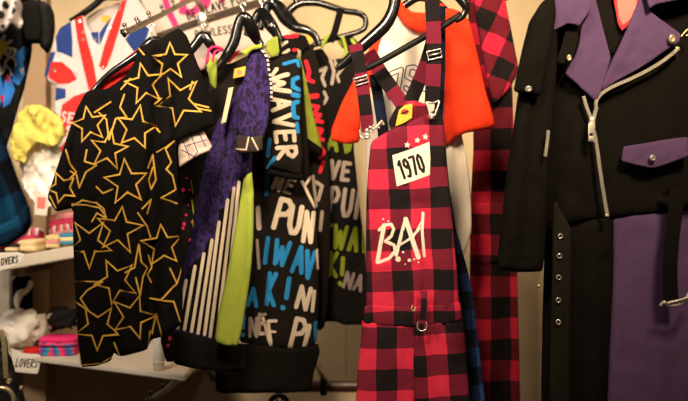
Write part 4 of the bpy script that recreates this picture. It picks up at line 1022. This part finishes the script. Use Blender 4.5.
# straps: front pair over the hanger bar, crossing pair behind
strap('strap', [(355, 44, Y - .02), (359, 62, Y - .022), (363, 90, Y - .022), (366, 112, Y - .02), (368, 132, Y - .012)], 13, PLAIDS, t, .003)
strap('strap', [(432, -8, Y - .025), (433, 20, Y - .026), (434, 50, Y - .026), (433, 80, Y - .024), (432, 104, Y - .014)], 15, PLAIDS, t, .003)
strap('cross_strap', [(368, 52, Y + .07), (380, 72, Y + .06), (394, 92, Y + .05), (408, 112, Y + .045), (416, 124, Y + .045)], 15, PLAIDX, t, .003)
strap('cross_strap', [(438, 20, Y + .045), (428, 58, Y + .045), (418, 84, Y + .04), (409, 106, Y + .035), (404, 124, Y + .035)], 14, PLAIDX, t, .003)
sheet('back_yoke', [(398, 104), (414, 100), (426, 104), (432, 116), (416, 130), (392, 132), (388, 122)], Plane(410, Y + .03), [PLAID], t, .006, 4, 4)
sheet('brand_label', [(396, 123), (399, 110), (405, 105), (412.5, 103.5), (412, 118), (404, 123), (395.5, 126.5)], Plane(405, Y + .008), [YPAPER, REDPAPER, INK], t, .0012, 1, 2.5, inlays=[DISC((405, 112), 3, 1, 12, 1.3), S([(401.5, 113.6), (408, 111.4)], 2, 2)], nz=(0, .1), smooth_out=0)
def slider(u, v, w, h, ang, Yy):
    a = math.radians(ang)
    P = [(-w, -h), (w, -h), (w, h), (-w, h)]
    q = [W(u + x * math.cos(a) - y * math.sin(a), v + x * math.sin(a) + y * math.cos(a), Yy) for x, y in P]
    bm = sweep(q, .0021, 8, None, True)
    b2 = sweep([(q[0] + q[3]) / 2 + Vector((0, -.003, 0)), (q[1] + q[2]) / 2 + Vector((0, -.003, 0))], .0019, 8)
    me = bpy.data.meshes.new('tmp'); b2.to_mesh(me); b2.free(); bm.from_mesh(me); bpy.data.meshes.remove(me)
    return bm_obj('slider_buckle', bm, CHROME, t)
slider(361, 80.5, 6.8, 3.6, -16, Y - .028); slider(434.5, 54.5, 7.0, 4.2, -13, Y - .032)
def clip(pts, knob):
    o = tube_px('clip', pts, .0024, CHROME, t, None, 8, 5)
    stud('button', knob[0], knob[1], Y - .022, 3.4, CHROME, t, depth=.6)
    return o
clip([(426, 102, Y - .022), (428, 107, Y - .024), (430, 114, Y - .026), (434, 116, Y - .026), (437, 109, Y - .024), (439, 101, Y - .022), (433, 103, Y - .022), (426, 102, Y - .022)], (431.5, 116))
clip([(360, 130, Y - .016), (361, 137, Y - .018), (366, 138, Y - .02), (370, 131, Y - .02), (376, 127, Y - .02), (382, 120, Y - .018)], (367, 136))
# silver fringe of the left clip
bm = bmesh.new()
for i in range(26):
    a, b = random.uniform(362, 384), 0; b = 136 - (a - 362) * .62 + random.uniform(-5, 4)
    c = W(a, b, Y - .016 - random.uniform(0, .008))
    b2 = bmesh.new(); bmesh.ops.create_icosphere(b2, subdivisions=1, radius=.0032)
    for v in b2.verts: v.co += c
    me = bpy.data.meshes.new('tmp'); b2.to_mesh(me); b2.free(); bm.from_mesh(me); bpy.data.meshes.remove(me)
o = bm_obj('sequin_trim', bm, plain('silver_sequins', (214, 200, 190), .3, .7), t); o['kind'] = 'stuff'
h = thing('clothes_hanger', 'black hanger with slanting trouser bar carrying the red plaid overalls', 'hanger', W(400, 30, Y))
tube_px('body', [(338, 68, Y + .01, .6), (348, 60, Y + .01, .9), (360, 48, Y + .01, 1.1), (374, 36, Y + .012, 1.2), (386, 24, Y + .014, 1.2), (393, 10, Y + .016, 1.1), (397, -8, Y + .018, 1.1), (404, -24, Y + .02, 1.0), (420, -30, Y + .02, 1.1), (440, -18, Y + .018, 1.1), (456, -6, Y + .014, 1), (464, 4, Y + .012, .8), (465.5, 10, Y + .012, .6), (462, 17, Y + .012, .6), (455, 21, Y + .012, .5)], .0105, GLOSS, h, (1.15, .7), 12, 6)
tube_px('trouser_bar', [(356, 72, Y + .012, 1), (374, 65, Y + .012, 1), (410, 45, Y + .012, 1), (440, 28, Y + .012, 1), (461, 14, Y + .012, 1)], .0066, BARM, h, (1.1, .8), 12, 4)
hanger_hook(412, -29, Y + .02, h)

# ------------------------------------------------------------------ second plaid garment
Y = 2.42
t = thing('plaid_romper', 'crimson and black plaid one-piece with short sleeve hanging between raglan tee and jumpsuit', 'romper', W(495, 200, Y))
sheet('body', [(466, -30), (500, -30), (510, 40), (513, 100), (516, 200), (518, 300), (521, 420), (524, 640), (462, 640), (466, 420), (470, 310), (470, 220), (474, 140), (470, 60)], Plane(495, Y, 0), [PLAID2], t, .016, 8, 5.5,
      folds=[([(500, 120), (502, 240), (506, 420)], 5, -.010), ([(512, 240), (514, 420)], 4, -.012), ([(476, 120), (474, 300)], 4, -.008), ([(484, 140), (486, 400)], 5, .006)], waves=[(.003, 22, 0, .05, .3)])
sheet('sleeve', [(470, -30), (500, -34), (507, 10), (513, 38), (519, 68), (516, 78), (508, 90), (498, 101), (493, 103), (488, 84), (482, 52), (476, 20)], Plane(495, Y - .06, 0), [PLAID2S], t, .020, 8, 4.6,
      folds=[([(492, 10), (500, 60), (506, 90)], 4, .008), ([(486, 30), (494, 98)], 4, -.008), ([(516, 76), (496, 101)], 1.4, -.003)])
sheet('pocket', [(472, 205), (486, 203), (503, 203), (504, 224), (502, 252), (496, 262), (484, 265), (475, 258), (472, 232)], Plane(488, Y - .016, 0), [PLAID2], t, .006, 1.5, 4.5, folds=[([(472, 222), (502, 220)], 1.6, -.004)])
stud('button', 487, 62, Y - .03, 2.2, OFFW, t)
gloss_hanger('black hanger at the top of the crimson plaid one-piece mostly above the frame', [(462, 6, Y + .02, .6), (470, -12, Y + .02, 1), (484, -26, Y + .02, 1.1), (500, -18, Y + .02, 1), (508, 0, Y + .02, .6)], Y + .02, .009, (1.2, .8), (484, -30, 18))

# ------------------------------------------------------------------ purple and black jumpsuit
Y = 1.86
t = thing('zip_jumpsuit', 'black and purple biker style zip jumpsuit with snap collar on the right', 'jumpsuit', W(620, 200, Y))
Yf = Y - .012
sheet('torso', [(556, -30), (592, -40), (640, -40), (690, -34), (716, -20), (726, 40), (727, 120), (724, 208), (690, 211), (650, 214), (611, 218), (580, 222), (548, 226), (546, 180), (548, 120), (550, 60)], Plane(620, Y, 0), [BLACK2], t, .020, 10, 6,
      folds=[([(556, 60), (552, 130), (551, 220)], 5, -.010), ([(575, 120), (570, 220)], 8, .006), ([(640, 180), (670, 200)], 8, -.004), ([(560, 180), (590, 210)], 7, -.005), ([(600, 180), (600, 215)], 5, -.005)], waves=[(.003, 45, 0, .1, .4)])
sheet('trouser_leg', [(546, 215), (580, 218), (613, 214), (614, 260), (611, 330), (608, 401), (606, 540), (602, 800), (540, 800), (540, 540), (541, 401), (543, 300)], Plane(580, Y + .012, 0), [BLACK2], t, .024, 12, 6.5,
      folds=[([(590, 230), (594, 330), (592, 420)], 9, .006), ([(604, 260), (602, 420)], 5, -.006)], waves=[(.004, 40, 1, .05, .3)], label='black twill leg')
sheet('trouser_leg', [(611, 210), (650, 207), (690, 204), (726, 202), (730, 300), (732, 401), (735, 540), (736, 800), (612, 800), (608, 540), (607, 401), (610, 330), (613, 260)], Plane(665, Y + .010, 0), [PURPLE], t, .026, 14, 7,
      folds=[([(660, 230), (656, 330), (660, 430)], 12, .008), ([(690, 240), (694, 420)], 10, -.006), ([(630, 360), (668, 372)], 2, -.003), ([(628, 240), (622, 400)], 8, -.004)], waves=[(.004, 50, 1, .05, .3)], label='purple twill leg')
sheet('sleeve', [(552, -6), (541, 4), (530, 22), (524, 46), (519, 85), (514, 120), (507, 172), (501, 224), (497, 262), (498, 269), (514, 272), (534, 272), (543, 271), (546, 240), (549, 190), (552, 140), (556, 90), (558, 40)], Plane(530, Y - .055, 4), [BLACK2], t, .026, 11, 5.5,
      folds=[([(536, 90), (530, 170), (524, 260)], 6, -.008), ([(520, 120), (510, 240)], 5, .005), ([(530, 180), (545, 200)], 5, -.005), ([(499, 262), (542, 265)], 1.4, -.003)])
cap = sheet('sleeve_cap', [(554, -8), (541, 3), (529, 22), (523, 46), (517, 72), (513.5, 91), (522, 94), (541, 97), (546, 70), (552, 40), (556, 16)], Plane(530, Y - .085, 4), [BLACK2], t, .018, 8, 4.6,
      folds=[([(538, 20), (532, 60), (528, 92)], 5, .006), ([(514, 88), (541, 93)], 1.2, -.0025)])
sheet('back_neck', [(588, -36), (640, -36), (636, 6), (611, 60), (594, 10)], Plane(612, Y - .012, 0), [fabric('black_facing', (24, 20, 17))], t, .010, 5, 5, folds=[([(594, 10), (634, 4)], 1.5, -.003)])
# left lapel, right lapel, collars
sheet('lapel', [(591, -24), (596, 0), (604, 30), (611, 58), (606, 74), (600, 92), (596, 102), (590, 97), (580, 87), (565, 74), (570, 64), (575, 56), (579, 42), (581, 27), (588, 16)], Plane(595, Y - .034, 0), [PURPLE], t, .006, 2, 4,
      folds=[([(589, 18), (582, 60), (582, 88)], 2.4, -.005), ([(606, 60), (598, 98)], 2, .003)])
rl = sheet('lapel', [(648, -24), (637, 5), (624, 34), (611, 62), (601, 86), (602, 91), (606, 88), (620, 79), (635, 71), (650, 62), (665, 51), (678, 43), (682, 38), (679, 33), (664, 22), (649, 10), (656, 2), (660, -24)], Plane(640, Y - .040, 0), [PURPLE], t, .006, 2, 4,
      folds=[([(606, 84), (640, 65), (676, 39)], 1.1, -.0025), ([(676, 36), (654, 18)], 1.1, -.0025), ([(630, 30), (620, 60)], 8, .004)])
cl = sheet('collar', [(592, -40), (593, -6), (591, 8), (586, 17), (579, 26.5), (573, 25), (567, 24), (561, 27), (556, 30), (546, 31.5), (535.5, 29), (540, 22), (548, 8), (558, -10), (570, -40)], Plane(565, Y - .062, -4), [PURPLE], t, .007, 2.2, 4,
      folds=[([(538, 28), (556, 27), (570, 21), (580, 22)], 1.0, -.002), ([(575, -5), (568, 20)], 5, .004)])
sheet('collar', [(640, -40), (644, -10), (649, 9.5), (655, 5), (664, 3), (674, 1), (690, -2), (706, -8), (714, -20), (700, -40)], Plane(668, Y - .058, 0), [PURPLE], t, .007, 2.2, 4, folds=[([(652, 2), (676, -3), (704, -12)], 1, -.002)])
fl = sheet('flap', [(577, 28), (579, 38), (576, 50), (573, 58), (566, 64), (559, 65), (556, 60), (562, 44), (566, 26), (572, 24)], Plane(568, Y - .048, 0), [BLACK2], t, .006, 3, 4, label='black flap with snap under the left collar')
p = sheet('price_tag', [(611.5, -12), (642, -12), (636, 18), (622, 31), (618, 24)], Plane(625, Y - .030, 0), [REDPAPER, PINKPAPER], t, .0012, 1, 3, inlays=[PG([(615, -12), (640, -12), (634, 16), (623, 25), (619, 18)], 1)], nz=(0, .1), smooth_out=0)
# snaps
stud('snap', 546, 25.5, Y - .076, 4.4, BRASS, cl, .95); stud('snap', 569, 58, Y - .058, 3.6, BRASS, fl, .75); stud('snap', 671.5, 39, Y - .050, 5.0, BRASS, rl, .8); stud('snap', 528.5, 89, Y - .106, 3.4, CHROME, cap, 1.1)
# zips: tape of teeth built along a path
def zipper(name, pts, w, Yz, mat, pitch=1.9):
    q = curve_px([(a, b, Yz) for a, b in pts], 8); P = [W(*x) for x in q]
    bm = sweep(P, w * .5 * Yz / F, 8, (1, .35)); L = 0.0
    for f in bm.faces: f.material_index = 1; nxt = 0.0
    for a, b in zip(P, P[1:]):
        d = (b - a); l = d.length; s = pitch * Yz / F
        while nxt <= L + l:
            c = a + d * ((nxt - L) / max(l, 1e-9)); nxt += s
            tt = d.normalized(); nn = tt.cross(Vector((0, -1, 0))).normalized()
            hw, hl, hd = w / 2 * Yz / F, s * .31, .0026
            vs = [bm.verts.new(c + nn * (sx * hw) + tt * (sy * hl) + Vector((0, sz * hd - .0008, 0))) for sx in (-1, 1) for sy in (-1, 1) for sz in (-1, 1)]
            for f in ((0, 1, 3, 2), (4, 6, 7, 5), (0, 4, 5, 1), (2, 3, 7, 6), (0, 2, 6, 4), (1, 5, 7, 3)): bm.faces.new([vs[i] for i in f])
        L += l
    return bm_obj(name, bm, [mat, STEEL], t, False)
zipper('zipper', [(596, 108), (596, 101), (602, 93), (614, 86), (630, 79), (648, 70), (664, 60), (677, 49.5)], 3.2, Y - .036, ZIPM)
zipper('zipper', [(583.5, 97), (586, 106), (589, 114), (592, 121)], 3.2, Y - .030, ZIPM)
zipper('zipper', [(596, 108), (594, 116), (592.5, 122)], 3.4, Y - .034, ZIPM)
zipper('zipper', [(594, 132), (597, 150), (600, 172), (603.5, 195), (607, 215)], 3.4, Y - .030, ZIPM)
zipper('zipper', [(548, 131), (547, 142), (545, 156)], 3.0, Y - .082, ZIPM)
bm = bmesh.new(); box_bm(bm, W(677.5, 49, Y - .036), (.009, .006, .009), .002); bm_obj('zipper_stop', bm, BRASS, t)
bm = bmesh.new(); box_bm(bm, W(607, 215.5, Y - .032), (.009, .006, .006), .0015); bm_obj('zipper_stop', bm, BRASS, t)
bm = bmesh.new(); box_bm(bm, W(592, 121, Y - .040), (.012, .010, .016), .003)
q = [W(589, 124, Y - .046), W(588.8, 141, Y - .044), W(594, 141, Y - .044), W(594.2, 124, Y - .046)]
bm2 = sweep(q, .0016, 8, None, True)
me = bpy.data.meshes.new('tmp'); bm2.to_mesh(me); bm2.free(); bm.from_mesh(me)
box_bm(bm, W(591.5, 128, Y - .046), (.009, .002, .022), .0007); box_bm(bm, W(591.5, 138, Y - .045), (.009, .002, .008), .0007)
bm_obj('zipper_pull', bm, ZIPM, t)
# hardware at the tip of the right lapel
tube_px('zipper_pull', [(681, 37, Y - .05), (684, 33, Y - .05), (688, 29, Y - .05), (690, 33, Y - .05), (686, 36, Y - .05)], .0017, BRASS, t, None, 8, 5)
# pocket flap
pf = sheet('pocket_flap', [(623, 146.5), (640, 144), (660, 140.5), (676, 138), (688, 137), (689, 156), (676, 161), (656, 168), (648, 168), (634, 165), (621, 161.5)], Plane(655, Y - .034, 0), [PURPLE], t, .007, 2, 4,
           folds=[([(623, 159), (650, 164.5), (687, 153.5)], 1, -.002)])
stud('snap', 652.5, 158, Y - .046, 3.6, CHROME, pf)
# left hanging belt with eyelets
b = sheet('belt', [(553, 204), (556, 201), (562, 212), (571, 228), (572, 240), (570, 320), (570, 401), (568, 470), (548, 470), (549, 401), (551, 320), (552, 240)], Plane(561, Y - .036, 0), [fabric('black_webbing', (33, 28, 22), .75)], t, .008, 4, 4.5, label='hanging black belt with five eyelets')
for (u, v) in ((560.5, 236), (559.5, 256), (558.8, 277.5), (558.5, 300), (558.5, 322)):
    o = tube_px('eyelet', [(u + 2.1 * math.cos(a), v + 2.1 * math.sin(a), Y - .0455) for a in (2 * math.pi * i / 8 for i in range(8))], .0015, CHROME, t, (1, .9), 8, 3, None, True)
# right belt with buckle
strap('belt_loop', [(662, 194, Y - .036), (676, 190, Y - .05), (700, 189, Y - .05)], 7, BLACK2, t, .003)
rb = strap('belt', [(677, 188, Y - .052), (676, 205, Y - .056), (672, 240, Y - .058), (670, 270, Y - .058), (671, 300, Y - .056)], 15, BLACK2, t, .0045, 6)
tube_px('buckle', [(660, 306, Y - .064), (664, 302, Y - .066), (668, 305, Y - .066), (676, 305, Y - .066), (683, 302, Y - .064), (690, 291, Y - .064), (693, 284, Y - .062)], .0030, ZIPM, rb, None, 8, 5)
tube_px('prong', [(667, 303, Y - .070), (676, 301, Y - .072), (690, 297, Y - .070)], .0022, ZIPM, rb, None, 8, 4)
# chain pull on the sleeve hem
zp = tube_px('sleeve_zip_pull', [(539, 270, Y - .05), (539, 278, Y - .05), (538.8, 284, Y - .05)], .0011, BRASS, t, None, 6, 3)
bm = bmesh.new(); bmesh.ops.create_uvsphere(bm, u_segments=12, v_segments=8, radius=.0042)
for v in bm.verts: v.co += W(538.8, 286, Y - .05)
bm_obj('bead', bm, BRASS, zp)
h = thing('clothes_hanger', 'black hanger inside the shoulders of the purple and black jumpsuit', 'hanger', W(620, -40, Y))
tube_px('body', [(552, 4, Y, .6), (575, -18, Y, 1), (600, -38, Y, 1.1), (622, -52, Y, 1.2), (646, -40, Y, 1.1), (690, -20, Y, 1), (712, -2, Y, .6)], .011, GLOSS, h, (1, .8))
hanger_hook(622, -56, Y, h)
# right rail the jumpsuit and overalls hang from
# ------------------------------------------------------------------ light: the shop's warm ceiling spots, daylight level fill
def area(name, loc, target, size, power, col, spread=150):
    l = bpy.data.lights.new(name, 'AREA'); l.shape = 'DISK'; l.size = size; l.energy = power; l.color = col; l.spread = math.radians(spread)
    o = bpy.data.objects.new(name, l); COL.objects.link(o); o.location = loc
    o.rotation_euler = (Vector(target) - Vector(loc)).to_track_quat('-Z', 'Y').to_euler(); return o
WARM = (1.0, .78, .52)
area('ceiling_spot', (-.95, 1.85, 2.75), (-.98, 2.85, 1.85), .25, 4.2, (1, .87, .74), 85)
area('ceiling_spot', (-1.1, .5, 2.6), (-.75, 1.8, 1.7), .3, 7.5, (1, .86, .7), 80)
area('ceiling_spot', (-.2, .7, 2.65), (-.2, 2.3, 1.85), .3, 9.5, WARM, 66)
area('ceiling_spot', (.7, .7, 2.65), (.5, 2.2, 1.85), .3, 8, WARM, 66)
area('ceiling_spot', (.3, 2.2, 2.75), (.25, 2.95, 1.95), .22, 3, (1, .8, .56), 90)
w = bpy.data.worlds.new('World'); sc.world = w; w.use_nodes = True
w.node_tree.nodes['Background'].inputs[0].default_value = (1, .78, .55, 1)
w.node_tree.nodes['Background'].inputs[1].default_value = .075

# ------------------------------------------------------------------ camera
cd = bpy.data.cameras.new('Camera'); cam = bpy.data.objects.new('Camera', cd); COL.objects.link(cam)
cam.location = (0, 0, EZ); cam.rotation_euler = (math.pi / 2, 0, 0)
cd.sensor_fit = 'HORIZONTAL'; cd.sensor_width = 36; cd.lens = 36 * F / 688
cd.clip_start = .05; cd.clip_end = 30
cd.dof.use_dof = True; cd.dof.focus_distance = 1.98; cd.dof.aperture_fstop = 2.8
sc.camera = cam
sc.view_settings.view_transform = 'Standard'; sc.view_settings.look = 'None'
sc.view_settings.gamma = 1.0; sc.view_settings.exposure = -0.2; sc.view_settings.use_curve_mapping = False
